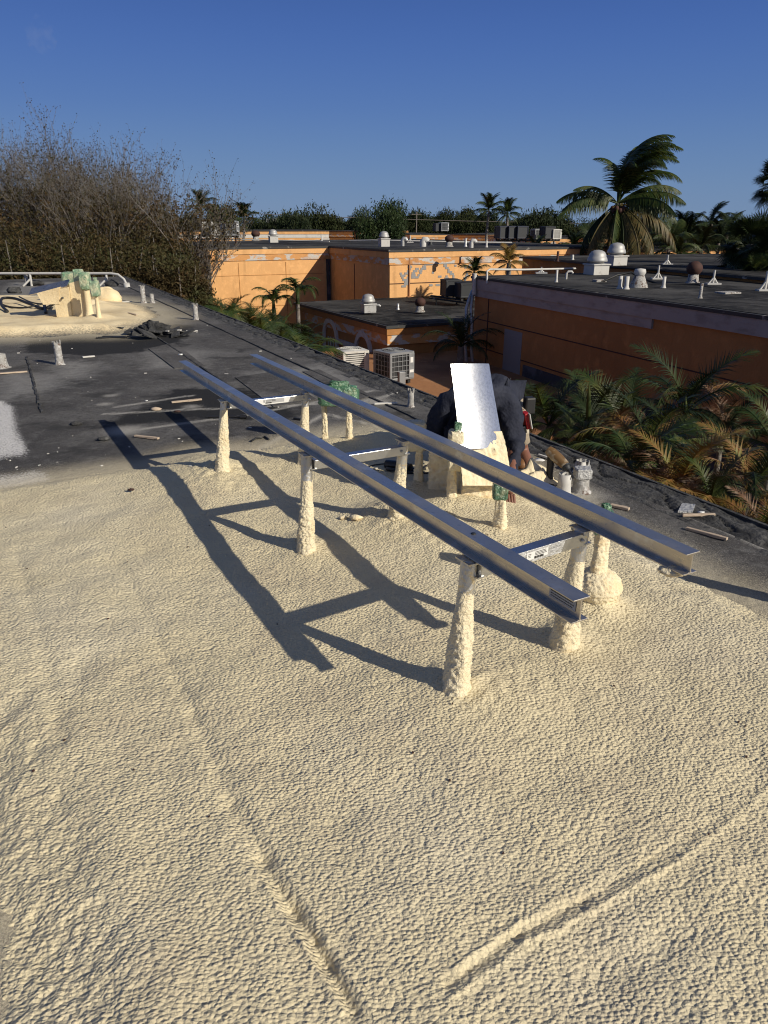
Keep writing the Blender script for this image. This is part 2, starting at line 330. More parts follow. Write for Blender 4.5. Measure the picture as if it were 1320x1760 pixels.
def foam_h(x,y,d,fine=True):
    w1=fbm(x*1.1,y*1.1,5,3)
    dj=d+.05*fbm(x*5,y*5,9,3)+.02*perlin(x*40,y*40,77)
    h=-.02+.075*sstep(dj,-.06,.42)
    h=h+(.016*fbm(x*.8+3,y*.8,21,2)+.006*fbm(x*3.2,y*3.2,31,2))*sstep(d,0,.5)
    for (c,a,s) in mounds:
        rr=np.hypot(x-c[0],y-c[1])/s; h=h+a*np.exp(-rr**2)*(1+.25*perlin(x*18,y*18,3))
    for p,q,a,w in ridges:
        dd=segd(x+.005*perlin(x*9,y*9,41),y+.005*perlin(x*9,y*9,42),p,q); m=dd<w*4
        h=np.where(m,h+a*np.exp(-(dd/w)**2),h)
    if fine:
        am=(.34+.52*sstep(fbm(x*1.3,y*1.3,51,2),-.5,.6))*(1-.35*np.exp(-((x+.12)**2+(y-1.45)**2)/.10))
        def cells(a,sx,sy,w,s):
            c,q=math.cos(a),math.sin(a); X=(x*c+y*q); Y=(-x*q+y*c)
            return 1-np.minimum(worley(X*sx+w*perlin(x*14,y*14,s+3),Y*sy+w*perlin(x*16,y*16,s+4),s),1)**1.6
        sw=sstep(fbm(x*.9+7,y*.9,81,2),-.25,.35)
        c1=cells(.30,34,60,.5,71); c2=cells(.9,62,80,.4,72); c3=cells(-.4,44,52,.5,75); rp1=perlin((x*.95+y*.3)*14,(-x*.3+y*.95)*26,79)
        rad=np.hypot(x,y); fade=np.clip(2.8/rad,.40,1.0)*(.68+.32*sstep(rad,1.3,2.4))
        h=h+.0035*fbm(x*5.5,y*7,91,2)+am*fade*(.0028*c1*(1-.4*sw)+.0025*c2+.0028*c3*(.35+.65*sw)+.0016*rp1-.004)
    return h
roof=empty('roof',AB(0,0,0),None,None); roof['kind']='structure'
def foam_layer():
    th=np.arange(-1.15,1.2,.0031); rr=np.exp(np.arange(math.log(.6),math.log(8.6),.0044))
    T,RR=np.meshgrid(th,rr); x=(RR*np.sin(T)).ravel(); y=(RR*np.cos(T)).ravel()
    nr,nc=len(rr),len(th)
    d=polysd(x,y,FPOLY)
    z=foam_h(x,y,d)
    thin=np.clip(.62-d*3.2,0,.62)*(x<-.3)*(y<2.9)+np.clip(.56-d*4.5,-.2,.56)*(~((x<-.3)&(y<2.9)))
    k=d.reshape(nr,nc)>-.12
    q=k[:-1,:-1]&k[1:,:-1]&k[:-1,1:]&k[1:,1:]
    I=np.arange(nr*nc).reshape(nr,nc)
    F=np.stack([I[:-1,:-1][q],I[:-1,1:][q],I[1:,1:][q],I[1:,:-1][q]],1)
    used=np.unique(F); mp=np.full(nr*nc,-1); mp[used]=np.arange(len(used))
    co=np.stack([x,y,z],1)[used]
    o=link('foam_coating',npmesh('foam_coating',co,mp[F],M['foam'],attrs={'thin':thin[used]}),roof); o['label']='fresh cream spray foam covering the near part of the roof'
    o.matrix_parent_inverse=Matrix.Identity(4)
foam_layer()
def far_foam():
    xs=np.arange(-14,-2.6,.05); ys=np.arange(10.5,21,.05); X,Y=np.meshgrid(xs,ys); x=X.ravel();y=Y.ravel()
    d=polysd(x,y,FFAR); z=-.02+.10*sstep(d+.15*fbm(x*1.5,y*1.5,4,3),-.1,.6)+.03*fbm(x*.9,y*.9,14,3)*sstep(d,0,.6)
    z+= .06*np.exp(-(segd(x,y,FFAR[2],FFAR[5])-.55)**2/.03)*sstep(d,.1,.5)
    for c in [(-5.08,13.56),(-6.1,15.6),(-5.6,15.2),(-5.9,15.8)]: z+=.10*np.exp(-((x-c[0])**2+(y-c[1])**2)/.06)
    thin=np.clip(.75-d*1.1,0,.75); nr,nc=X.shape; k=(d>-.3).reshape(nr,nc)
    q=k[:-1,:-1]&k[1:,:-1]&k[:-1,1:]&k[1:,1:]; I=np.arange(nr*nc).reshape(nr,nc)
    F=np.stack([I[:-1,:-1][q],I[:-1,1:][q],I[1:,1:][q],I[1:,:-1][q]],1)
    used=np.unique(F); mp=np.full(nr*nc,-1); mp[used]=np.arange(len(used))
    o=link('foam_coating',npmesh('foam_coating',np.stack([x,y,z],1)[used],mp[F],M['foam_far'],attrs={'thin':thin[used]}),roof); o['label']='cream spray foam patch at the far end of the roof'
far_foam()
# marks on the cap sheet
wet=[[(160,735),(250,700),(300,668),(480,662),(520,690),(500,720),(330,722)],[(60,560),(190,548),(330,560),(300,600),(160,612),(40,606)],[(700,640),(760,620),(800,690),(730,690)]]
grey=[[(430,640),(560,625),(640,670),(520,690),(420,665)],[(95,620),(170,625),(150,650),(90,652)],[(260,600),(350,605),(350,632),(250,634)],[(0,640),(110,645),(110,665),(0,690)],[(900,820),(1010,850),(1050,890),(930,880)],[(20,486),(190,484),(210,498),(60,520),(0,510)]]
wetw=[[tuple(P(*q)[:2]) for q in l] for l in wet]; greyw=[[tuple(P(*q)[:2]) for q in l] for l in grey]
gravelw=[tuple(P(*q)[:2]) for q in [(-700,690),(0,690),(18,700),(24,740),(45,780),(80,826),(0,838),(-700,905)]]
dustl=[((180,712),(640,690)),((240,738),(420,715)),((420,715),(640,672)),((440,775),(560,712)),((200,700),(330,680)),((640,690),(720,660)),((1130,860),(1320,945)),((560,712),(660,735))]
rustw=[tuple(P(*q)[:2]) for q in [(60,489),(120,492),(130,496),(80,496)]]
def strips():
    w=.98; a0=EDGE-.32
    i=0
    bb=np.concatenate([np.arange(-3,0,.25),np.arange(0,11,.055),np.arange(11,27.3,.14),[27.3]])
    mods=[(.62,-1),(1.0,0)]
    a1=a0; seams=[a0]; 
    while a1>-13.5: a1-=w; seams.append(a1)
    for i in range(len(seams)-1):
        hi,lo=seams[i],seams[i+1]
        na=18 if lo>-6 else 6
        aa=np.linspace(lo,hi+.06,na); A,B=np.meshgrid(aa,bb)
        x=(V.x*A+U.x*B).ravel(); y=(V.y*A+U.y*B).ravel()
        lift=.0+.004*((A-lo)/w) - .000
        z=(lift+ (0.004*fbm(A*.9,B*.9,33,3)) ).ravel() -.012*(sstep(polysd(x,y,FPOLY),.05,.2))
        d=polysd(x,y,FPOLY); d2=polysd(x,y,FFAR)
        spray=np.clip(.62+np.maximum(d*1.3,d2*.55),0,.62) - .02
        wt=np.zeros(x.shape)
        for l in wetw: wt=np.maximum(wt,np.clip(.5+polysd(x,y,l)*2.0,0,.95))
        gy=np.zeros(x.shape)
        for l in greyw: gy=np.maximum(gy,np.clip(.45+polysd(x,y,l)*1.6,0,.72))
        gv=np.clip(.56+polysd(x,y,gravelw)*4,0,.60)
        gv-= .5*np.exp(-(np.hypot(x-P(25,800)[0],y-P(25,800)[1])/.22)**2)
        du=np.zeros(x.shape)
        for p,q in dustl: du=np.maximum(du,.60*np.exp(-(segd(x,y,P(*p),P(*q))/.045)**2))
        for (px,py,s) in [(180,695,.10),(215,740,.22),(190,680,.10),(330,700,.12),(990,850,.25),(640,690,.25)]:
            c=P(px,py); du=np.maximum(du,.55*np.exp(-(np.hypot(x-c[0],y-c[1])/s)**2))
        ru=np.clip(.5+polysd(x,y,rustw)*1.5,0,.8)
        I=np.arange(len(x)).reshape(A.shape)
        F=np.stack([I[:-1,:-1],I[:-1,1:],I[1:,1:],I[1:,:-1]],-1).reshape(-1,4)
        link('cap_sheet_strip',npmesh('cap_sheet_strip',np.stack([x,y,z],1),F,M['cap'],smooth=False,attrs=dict(spray=spray,wet=wt,grey=gy,gravel=gv,dust=du,rust=ru)),roof)
strips()
roof.location=(0,0,0)
# cross seams, patches as thin sheets
def sheet(pts,z,name='roof_patch',m='cap'):
    mb=MB(); 
    w=[P(*q) for q in pts]; mb.prism([(p.x,p.y) for p in w],.0005,z); mb.build(name,M[m],roof)
sheet([(404,650),(470,640),(545,688),(470,700)],.011)
sheet([(255,600),(300,590),(352,630),(300,634)],.010)
sheet([(520,640),(548,636),(640,682),(610,690)],.012)
# torch-on lap lines running away, raised 
for aoff,b0,b1 in [(3.18,4,26),(2.05,6.4,14),(.15,7.5,11)]:
    mb=MB(); 
    for k in range(24):
        t0=b0+(b1-b0)*k/24; t1=b0+(b1-b0)*(k+1)/24-.01; j=random.uniform(-.008,.008)
        c=AB(aoff+j,(t0+t1)/2,.008); mb.box(c,(.022,t1-t0,.014),rz=AZ)
    mb.build('lap_seam',M['tar'],roof)
def edge_strip():
    aa=np.linspace(EDGE-.34,EDGE,26); bb=np.concatenate([np.arange(-3,14,.03),np.arange(14,27.3,.08)]); A,B=np.meshgrid(aa,bb)
    t=(A-EDGE+.34)/.34
    z=.004+.006*sstep(t,.15,.8)+.013*fbm(A*9,B*5,3,4)*sstep(t,0,.3)
    crack=np.abs(perlin(A*5,B*2.2,8)); z-=.03*np.exp(-(crack/.05)**2)*sstep(t,.1,.3)
    A2=A+.03*(t>.99)*perlin(B*1.7,B*0,6)
    z=np.where(t>.965,z-.0,z)
    x=(V.x*A2+U.x*B).ravel(); y=(V.y*A2+U.y*B).ravel(); I=np.arange(x.size).reshape(A.shape)
    F=np.stack([I[:-1,:-1],I[:-1,1:],I[1:,1:],I[1:,:-1]],-1).reshape(-1,4)
    link('roof_edge',npmesh('roof_edge',np.stack([x,y,z.ravel()],1),F,M['tar'],smooth=False),roof)
edge_strip()
mb=MB(); q=[AB(EDGE+.01,-3),AB(EDGE+.01,27.3),AB(-13.5,27.3),AB(-13.5,-3)]
mb.prism([(p.x,p.y) for p in q],GZ+.05,-.03); mb.build('wall',M['stucco2'],roof)
mb=MB(); mb.prism([(p.x,p.y) for p in [AB(EDGE+.03,-3),AB(EDGE+.03,27.32),AB(EDGE+.005,27.32),AB(EDGE+.005,-3)]],-.12,.02); mb.build('drip_edge',M['tar'],roof)

# ------------------------------------------------------------------ equipment stand (thing > beam, crossbar, post > foam_sleeve)
def foam_z(x,y):
    ax=np.array([float(x)]);ay=np.array([float(y)])
    return float(foam_h(ax,ay,polysd(ax,ay,FPOLY),False)[0])
def foam_tube(name,base,ztop,r0,r1,parent=None,mat_='foam_post',seed=0,lump=.008,lean=(0,0),fade_top=.12,n=48,k=130,flare=.012):
    z0=foam_z(base[0],base[1])-.03 if base[1]<9 else 0
    t=np.linspace(0,1,k); th=np.linspace(0,2*np.pi,n,endpoint=False); TH,T=np.meshgrid(th,t)
    Z=z0+(ztop-z0)*T
    r=r0+(r1-r0)*T+flare*np.exp(-T*9)+.0
    L=.55*perlin(TH*2.2+seed,Z*38,seed+1)+.0
    # noise made periodic in angle by sampling a circle
    cx,cy=np.cos(TH)*1.0,np.sin(TH)*1.0
    L=.7*perlin(cx*3.2+seed*3.1+Z*9,cy*3.2+Z*46,seed)+.9*np.maximum(perlin(cx*7+Z*21+seed,cy*7-Z*110,seed+5),-.15)
    dens=np.clip((1-T)/max(fade_top,1e-3),0,1)**.6
    r=r*(.93+.07*dens)+lump*L*dens+.010*perlin(cx*.9+seed,Z*5+cy,seed+9)*dens
    r=np.where(T>.995,r*.9,r)
    X=base[0]+lean[0]*T+r*np.cos(TH); Y=base[1]+lean[1]*T+r*np.sin(TH)
    I=np.arange(n*k).reshape(k,n); J=np.roll(I,-1,1)
    F=np.stack([I[:-1],J[:-1],J[1:],I[1:]],-1).reshape(-1,4)
    o=link(name,npmesh(name,np.stack([X.ravel(),Y.ravel(),Z.ravel()],1),F,M[mat_]),parent)
    return o
ZT=.650; BH=.077; FW=.063
stand=empty('equipment_stand',(0,0,0),'unfinished aluminium stand of two long I-beams on six foam-coated pipe legs','stand')
def ibeam(a,b,lab):
    a=Vector((*a,ZT));b=Vector((*b,ZT)); L=(a-b).length; mid=(a+b)/2; ang=math.atan2((b-a).y,(b-a).x)
    mb=MB(); Mz=Matrix.Rotation(ang,3,'Z')
    mb.box(mid-Vector((0,0,.0025)),(L,FW,.005),M=Mz,bev=.0012)
    mb.box(mid-Vector((0,0,BH-.0025)),(L,FW,.005),M=Mz,bev=.0012)
    mb.box(mid-Vector((0,0,BH/2)),(L-.001,.0055,BH-.0101),M=Mz)
    # rolled fillets
    for s in(-1,1):
        for zz,tl in((-.0065,1),(-BH+.0065,-1)):
            mb.box(mid+Mz@Vector((0,s*.0045,0))+Vector((0,0,zz)),(L-.003,.0045,.003),M=Mz)
    o=mb.build('beam',M['alu_beam'],stand); o['label']=lab; return o,Mz,a,b
bL,MzL,aL,b_L=ibeam((.568,1.885),(-1.583,5.845),'nearer beam with a printed label at its near end')
bR,MzR,aR,b_R=ibeam((1.010,2.200),(-1.078,6.150),'farther beam with foam stuck under its near end')
def onbeam(a,b,y): t=(y-a.y)/(b.y-a.y); return a.lerp(b,t)
ends={}
for k,(x,y) in POSTS.items():
    a,b=(aL,b_L) if k[0]=='L' else (aR,b_R)
    bpx,tpx={'L1':((383,820),(374,682)),'L2':((527,948),(523,772)),'L3':((781,1193),(796,955)),'R1':((512,800),(511,672)),'R2':((677,903),(684,757)),'R3':((967,1112),(988,905))}[k]
    b0=P(*bpx,.05); tp=P(*tpx,ZT-BH); by=b0.y+max(-.05,min(.05,tp.y-b0.y)); q=onbeam(a,b,by); bx=max(q.x-.034,min(q.x-.004,b0.x)); LX,LY=b0.x-bx,b0.y-by
    LX=max(-.035,min(.035,LX)); ends[k]=Vector((bx+.016,by,ZT))
    metal_r=.024 if k in('L1','R1') else .029
    mb=MB(); mb.tube([(bx+LX,by+LY,.0),(bx,by,ZT-BH-.003)],metal_r,22)
    # flat bearing plate and a bolt
    mb.box((bx,by,ZT-BH-.006),(.085,.06,.006),rz=math.atan2((b-a).y,(b-a).x))
    po=mb.build('post',M['alu_dusty'],stand)
    r0,r1,top={'L1':(.043,.027,.51),'L2':(.044,.0305,.44),'L3':(.048,.0305,.46),'R1':(.038,.027,.47),'R2':(.043,.0305,.44),'R3':(.058,.031,.44)}[k]
    s=foam_tube('foam_sleeve',(bx+LX,by+LY),top,r0,r1,po,lean=(-LX*top/(ZT-BH),-LY*top/(ZT-BH)),seed=sum(map(ord,k)),fade_top=.6,mat_='foam_sleeve')
    mb=MB(); hx=MzL@Vector((0,0,0))
    for sx in(-.034,.034):
        mb=MB(); mb.lathe(Vector((bx,by,ZT-BH-.0095))+MzL@Vector((sx,.018,0)),[(0,-.012),(.006,-.012),(.006,0),(.0,0)],6,smooth=False); mb.build('bolt',M['galv_dull'],po)
# crossbars
def crossbar(kl,kr,zc,hh,lab,first=False,plain=False):
    p=ends[kl];q=ends[kr]; p=Vector((p.x+.012,p.y+.0,zc)); q=Vector((q.x-.012,q.y,zc))
    d=(q-p).normalized(); L=(q-p).length; ang=math.atan2(d.y,d.x); Mz=Matrix.Rotation(ang,3,'Z'); mid=(p+q)/2
    mb=MB(); w=.05
    mb.box(mid,(L,w,hh),M=Mz,bev=.002)
    # open angle ends: small lips
    for s in(-1,1): mb.box(mid+Mz@Vector((s*(L/2+.004),0,-hh/2+.004)),(.03,.06,.006),M=Mz)
    o=mb.build('crossbar',M['alu'],stand); o['label']=lab
    fy=-w/2-.0012
    def plate(cx,cz,sx,sz,m,name,dy=0.0,sk=0,par=o):
        b=MB(); x0,x1=cx-sx/2,cx+sx/2; z0,z1=cz-sz/2,cz+sz/2
        qs=[(x0+sk*0,z0),(x1-sk,z0),(x1,z1),(x0,z1)]
        vs=[mid+Mz@Vector((a,fy-dy,c)) for a,c in qs]+[mid+Mz@Vector((a,fy-dy+.001,c)) for a,c in qs]
        b.add(vs,[(0,1,2,3),(7,6,5,4),(0,4,5,1),(1,5,6,2),(2,6,7,3),(3,7,4,0)])
        return b.build(name,M[m],par)
    if not plain:
        plate(-.02,0,L*.62,hh*.93,'film_clear' if first else 'sticker','label_film',sk=.02)
        if first: plate(.0,.002,.105,hh*.60,'sticker','label',dy=.0012)
        else: plate(.06,.002,.085,hh*.62,'grey_print','label',dy=.0012)
        # bar code and small lines of print
        b=MB(); rnd=random.Random(3)
        x=-.015 if first else -.03
        for i in range(16):
            wd=rnd.choice([.0008,.0015,.0022]); c=mid+Mz@Vector((x,fy-.003,-.007)); b.box(c,(wd,.0006,.009),M=Mz); x+=wd+rnd.choice([.001,.0018])
        for j in range(3):
            x=-.012 if first else -.028
            while x<.04:
                wd=rnd.uniform(.003,.008); b.box(mid+Mz@Vector((x+wd/2,fy-.003,.013-.0055*j)),(wd,.0006,.0022),M=Mz); x+=wd+.0016
        for j in range(3): b.box(mid+Mz@Vector((-.040,fy-.003,.010-.006*j)),(.014-.003*j,.0006,.002),M=Mz)
        b.build('print',M['ink'],o)
    for (cx,ch) in ((-.09,-.002),(L/2-.03,.0)):
        b=MB(); b.lathe(mid+Mz@Vector((cx,-w/2-.004,ch)),[(0,.007),(.0045,.006),(.008,0),(.008,-.004),(0,-.004)],10,M=Mz@Matrix.Rotation(math.pi/2,3,'X')); b.build('screw',M['galv_dull'],o)
    return o,mid,Mz,L,fy
o3,mid3,Mz3,L3,fy3=crossbar('L3','R3',.532,.050,'nearest crossbar carrying a white bar code label',first=True)
crossbar('L2','R2',.515,.048,'middle crossbar speckled with foam',plain=True)
crossbar('L1','R1',.535,.040,'farthest crossbar with a bright white label strip')
def text(s,loc,size,rot,m,parent,name='print'):
    c=bpy.data.curves.new(name,'FONT'); c.body=s; c.size=size; c.extrude=.0002; c.materials.append(M[m]); c.align_x='LEFT'
    o=bpy.data.objects.new(name,c); COL.objects.link(o); o.location=loc; o.rotation_euler=rot
    dg=bpy.context.evaluated_depsgraph_get(); me=bpy.data.meshes.new_from_object(o.evaluated_get(dg)); me.materials.clear(); me.materials.append(M[m]); n=link(name,me,parent); n.location=loc; n.rotation_euler=rot; bpy.data.objects.remove(o)
    return n
ang3=math.atan2((Mz3@Vector((1,0,0))).y,(Mz3@Vector((1,0,0))).x)
text('U.S. Patent No.',mid3+Mz3@Vector((.060,fy3-.003,.006)),.010,(math.pi/2,0,ang3),'grey_print',o3)
text('9,386',mid3+Mz3@Vector((.066,fy3-.003,-.006)),.009,(math.pi/2,0,ang3),'grey_print',o3)
# printed label on near beam's web
angL=math.atan2((aL-b_L).y,(aL-b_L).x); ML=Matrix.Rotation(angL,3,'Z')
lb=MB(); c=aL-ML@Vector((.075,0,0))-Vector((0,0,.033)); 
lb.box(c+ML@Vector((0,-.0045,0)),(.115,.001,.036),M=ML); lab=lb.build('label',M['grey_print'],bL)
lb=MB(); rnd=random.Random(5)
for j,zz in enumerate((.012,.008,-.002,-.010)):
    x=-.05
    while x<.045:
        wd=rnd.uniform(.003,.010); lb.box(c+ML@Vector((x+wd/2,-.0056,zz)),(wd,.0006,.005 if j<2 else .0025),M=ML); x+=wd+.002
lb.build('print',M['ink'],lab)
# small bolt hole plug on top flange of near beam
mb=MB(); mb.lathe(onbeam(aL,b_L,2.36)+Vector((.0,0,.0005)),[(.009,0),(.009,.0016),(0,.0018)],12); mb.build('rivet',M['ac_dark'],bL)
# foam blob under the farther beam's end
def blob(name,c,s,parent=None,m='foam_post',seed=0,amp=.18,n=36,freq=3,squash=None,cut=None):
    k=n//2; ph=np.linspace(0,np.pi,k); th=np.linspace(0,2*np.pi,n,endpoint=False); TH,PH=np.meshgrid(th,ph)
    x=np.sin(PH)*np.cos(TH);y=np.sin(PH)*np.sin(TH);z=np.cos(PH)
    r=1+amp*(perlin(x*freq+seed,y*freq+z*freq*1.3,seed)+.5*perlin(x*freq*2.3+z*3,y*freq*2.3+seed,seed+3))
    co=np.stack([(x*r*s[0]).ravel(),(y*r*s[1]).ravel(),(z*r*s[2]).ravel()],1)
    I=np.arange(n*k).reshape(k,n);J=np.roll(I,-1,1); F=np.stack([I[:-1],I[1:],J[1:],J[:-1]],-1).reshape(-1,4)
    o=link(name,npmesh(name,co,F,M[m]),parent); o.location=c; return o
e=aR-MzR@Vector((-.06,0,0)); 
blob('foam_lump',(aR.x-.035,aR.y+.05,ZT-BH-.012),(.05,.035,.018),stand,seed=4)

# ------------------------------------------------------------------ conduits with masked heads
def crumple(name,c,s,parent,m,seed,freq=3.2,rz=0,amp=.16):
    """film wrapped round a box: squarish, creased"""
    n=44;k=26; ph=np.linspace(0.0,np.pi,k); th=np.linspace(0,2*np.pi,n,endpoint=False); TH,PH=np.meshgrid(th,ph)
    def sq(v,e): return np.sign(v)*np.abs(v)**e
    x=sq(np.sin(PH),.3)*sq(np.cos(TH),.32);y=sq(np.sin(PH),.3)*sq(np.sin(TH),.32);z=sq(np.cos(PH),.32)
    nz=perlin(x*freq+seed,y*freq+z*freq,seed); cr=1-np.abs(perlin(x*freq*1.6+z*2+seed,y*freq*1.6+z*3,seed+7))*1.6
    r=1+amp*.5*nz+amp*.45*(cr-.6)
    co=np.stack([(x*r*s[0]).ravel(),(y*r*s[1]).ravel(),(z*r*s[2]).ravel()],1)
    I=np.arange(n*k).reshape(k,n);J=np.roll(I,-1,1); F=np.stack([I[:-1],I[1:],J[1:],J[:-1]],-1).reshape(-1,4)
    o=link(name,npmesh(name,co,F,M[m],smooth=False),parent); o.location=c; o.rotation_euler=(0,0,rz); return o
def conduit(base,zt,r0,r1,hc,hs,hm,label,seed,tuft=True,nlegs=None,group=None,rz=0):
    t=empty('masked_conduit',(0,0,0),label,'conduit',group=group)
    for i,b in enumerate(nlegs or [base]):
        foam_tube('pipe',b,zt,r0,r1,t,seed=seed+i,lump=.007,fade_top=.05,n=30,k=80)
    h=crumple('wrapped_head',hc,hs,t,hm,seed,rz=rz)
    if tuft:
        crumple('film_tuft',(hc[0]+.01,hc[1],hc[2]+hs[2]*1.05),(hs[0]*.45,hs[1]*.4,hs[2]*.35),t,'plastic_green',seed+3,freq=5,amp=.5)
    return t
conduit((.225,4.55),.31,.030,.022,(.205,4.56,.395),(.062,.055,.095),'film_foamed','slim foamed conduit with a cream bag-like wrapped head, left of the foam box',11,False)
conduit((.41,4.22),.30,.030,.020,(.425,4.22,.40),(.045,.045,.12),'film_foamed','slim foamed conduit standing against the shaded side of the foam box',22,True)
conduit((.635,3.77),.26,.036,.024,(.63,3.78,.30),(.040,.036,.045),'green_dark','foamed conduit with a dark green wrapped head beside the worker\'s hand',33,False)
conduit((.955,2.98),.40,.042,.026,(.955,3.0,.44),(.042,.040,.055),'green_dark','foamed conduit with green wrap rising from a round foam mound behind the beam end',44,True)
conduit(None,.33,.022,.018,(-.36,5.74,.395),(.155,.06,.080),'plastic_green','green film-wrapped box on two thin foamed legs beyond the far beam',55,True,nlegs=[(-.475,5.78),(-.275,5.72)],rz=-.12)
mm=blob('foam_mound',(.955,2.975,foam_z(.955,2.98)-.02),(.112,.10,.085),roof,seed=9,amp=.05,n=110,freq=7)

# ------------------------------------------------------------------ foam-covered flashing box with galvanised sheet
fb=empty('flashing_box',(0,0,0),'foam-covered flashing box with a tall bright galvanised sheet leaning back on it','flashing box')
def lumpy_box(name,poly,z0,z1,parent,seed,res=.008,amp=.0085,m='foam_post'):
    """vertical walls + top of a plan polygon, foam displaced"""
    pts=[];n=len(poly)
    for i in range(n):
        p,q=Vector(poly[i]),Vector(poly[(i+1)%n]); k=max(2,int((q-p).length/res))
        nrm=Vector(((q-p).y,-(q-p).x)).normalized()
        for j in range(k): pts.append((p.lerp(q,j/k),nrm))
    C=Vector(poly[0]); C=sum((Vector(p) for p in poly),Vector((0,0)))/n
    zs=np.arange(z0,z1+.001,res); m_=len(pts); co=[]
    X=np.array([p[0].x for p in pts]);Y=np.array([p[0].y for p in pts]);NX=np.array([p[1].x for p in pts]);NY=np.array([p[1].y for p in pts])
    s=np.arange(m_)*res
    rows=[]
    for z in zs:
        flare=.05*math.exp(-(z-z0)/.05)
        d=amp*(perlin(s*34,np.full(m_,z*34),seed)+.7*perlin(s*60,np.full(m_,z*60),seed+2))+flare+.012*perlin(s*6,np.full(m_,z*6),seed+4)
        d=d-.012*sstep(z,z1-.03,z1)
        rows.append(np.stack([X+NX*d,Y+NY*d,np.full(m_,z)],1))
    for f in (.86,.6,.3,.02):
        b=rows[len(zs)-1]; cx,cy=C; rows.append(np.stack([cx+(b[:,0]-cx)*f,cy+(b[:,1]-cy)*f,np.full(m_,z1+.006)+amp*perlin(b[:,0]*40*f,b[:,1]*40,seed)],1))
    co=np.concatenate(rows); k=len(rows); I=np.arange(m_*k).reshape(k,m_);J=np.roll(I,-1,1)
    F=np.stack([I[:-1],J[:-1],J[1:],I[1:]],-1).reshape(-1,4)
    return link(name,npmesh(name,co,F,M[m]),parent)
lumpy_box('box_body',[(.475,4.24),(.672,4.245),(.70,4.52),(.50,4.52)],0,.40,fb,61)
lumpy_box('box_side',[(.285,4.44),(.50,4.36),(.50,4.55),(.30,4.58)],-.02,.34,fb,67)
# leaning sheet: plane through real points with normal halfway between sun and viewer
PN=Vector((.40,-.84,.36)).normalized(); PC=Vector((.62,4.35,.62))
def onplane(px,py,c=PC):
    r=ray(px,py); o=Vector((0,0,H)); return o+r*((c-o).dot(PN)/r.dot(PN))
cor=[onplane(772,627),onplane(843,624),onplane(868,770),onplane(790,773)]
mb=MB(); n=14
vs=[];
for i in range(n+1):
    for j in range(7):
        a=cor[0].lerp(cor[1],j/6); b=cor[3].lerp(cor[2],j/6); p=a.lerp(b,i/n)
        p=p+PN*(.010*(1-((j-3)/3)**2)+.018*(j-3)/3*-1+.0012*math.sin(i*.55+j*.3))
        vs.append(p)
k=len(vs); vs+= [v-PN*.0015 for v in vs]
fs=[(i*7+j,(i+1)*7+j,(i+1)*7+j+1,i*7+j+1) for i in range(n) for j in range(6)]
fs+=[tuple(k+q for q in f[::-1]) for f in fs]
bd=[j for j in range(7)]+[i*7+6 for i in range(1,n+1)]+[n*7+j for j in range(5,-1,-1)]+[i*7 for i in range(n-1,0,-1)]
mb.add(vs,fs,True); sh_=mb.build('metal_sheet',M['galv'],fb)
mb=MB(); mb.add(vs,[(bd[i],bd[(i+1)%len(bd)],k+bd[(i+1)%len(bd)],k+bd[i]) for i in range(len(bd))]); mb.build('cut_edge',M['galv_dull'],sh_)
# folded rim edges
# foam coat on the lower part of the sheet, edge irregular
nx,nz=54,60; xs=np.linspace(0,1,nx); zs=np.linspace(0,1,nz); XX,ZZ=np.meshgrid(xs,zs)
A0=np.array(cor[0].lerp(cor[3],.80)); A1=np.array(cor[1].lerp(cor[2],.80)); B0=np.array(onplane(793,835)); B1=np.array(onplane(884,835)); B1=np.array(onplane(879,835))
Pm=((A0[None,None]*(1-XX[...,None])+A1[None,None]*XX[...,None])*(1-ZZ[...,None])+(B0*(1-XX[...,None])+B1*XX[...,None])*ZZ[...,None])
th=-.004+.020*sstep(ZZ+.18*perlin(XX*3,ZZ*0+2,4)+.45*(XX-.6)+.05*perlin(XX*14,ZZ*14,5),.12,.5)+.0045*perlin(XX*9,ZZ*9,6)+.004*perlin(XX*17,ZZ*17,7)
Pm=Pm+np.array(PN)*th[...,None]
I=np.arange(nx*nz).reshape(nz,nx); F=np.stack([I[:-1,:-1],I[1:,:-1],I[1:,1:],I[:-1,1:]],-1).reshape(-1,4)
link('foam_skirt',npmesh('foam_skirt',Pm.reshape(-1,3),F,M['foam_post']),fb)

# ------------------------------------------------------------------ worker
def skin(name,chains,m,parent,lv=2,bump=None):
    """chains: list of [(x,y,z,r),...]; points shared by identical coordinates"""
    me=bpy.data.meshes.new(name); idx={};vs=[];rs=[];es=[]
    def vi(p):
        k=tuple(round(c,4) for c in p[:3])
        if k not in idx: idx[k]=len(vs);vs.append(p[:3]);rs.append(p[3])
        return idx[k]
    for ch in chains:
        ids=[vi(p) for p in ch]
        for a,b in zip(ids,ids[1:]):
            if (a,b) not in es and (b,a) not in es: es.append((a,b))
    me.from_pydata(vs,es,[]); me.materials.append(M[m]); o=link(name,me,parent)
    md=o.modifiers.new('skin','SKIN'); md.use_smooth_shade=True; md.use_x_symmetry=False
    for i,sv in enumerate(me.skin_vertices[0].data):
        r=rs[i]; sv.radius=(r,r) if not isinstance(r,tuple) else r
    me.skin_vertices[0].data[0].use_root=True
    sb=o.modifiers.new('sub','SUBSURF'); sb.levels=lv; sb.render_levels=lv
    return o
man=empty('person',(0,0,0),'crouching worker in a dark navy shirt and khaki trousers bent over behind the metal sheet','person')
pel=(.86,5.38,.40,.13); sp1=(.80,5.20,.50,.145); sp2=(.72,5.02,.555,.15); che=(.64,4.88,.535,.135); nek=(.61,4.75,.52,.055); nk2=(.60,4.70,.505,.052)
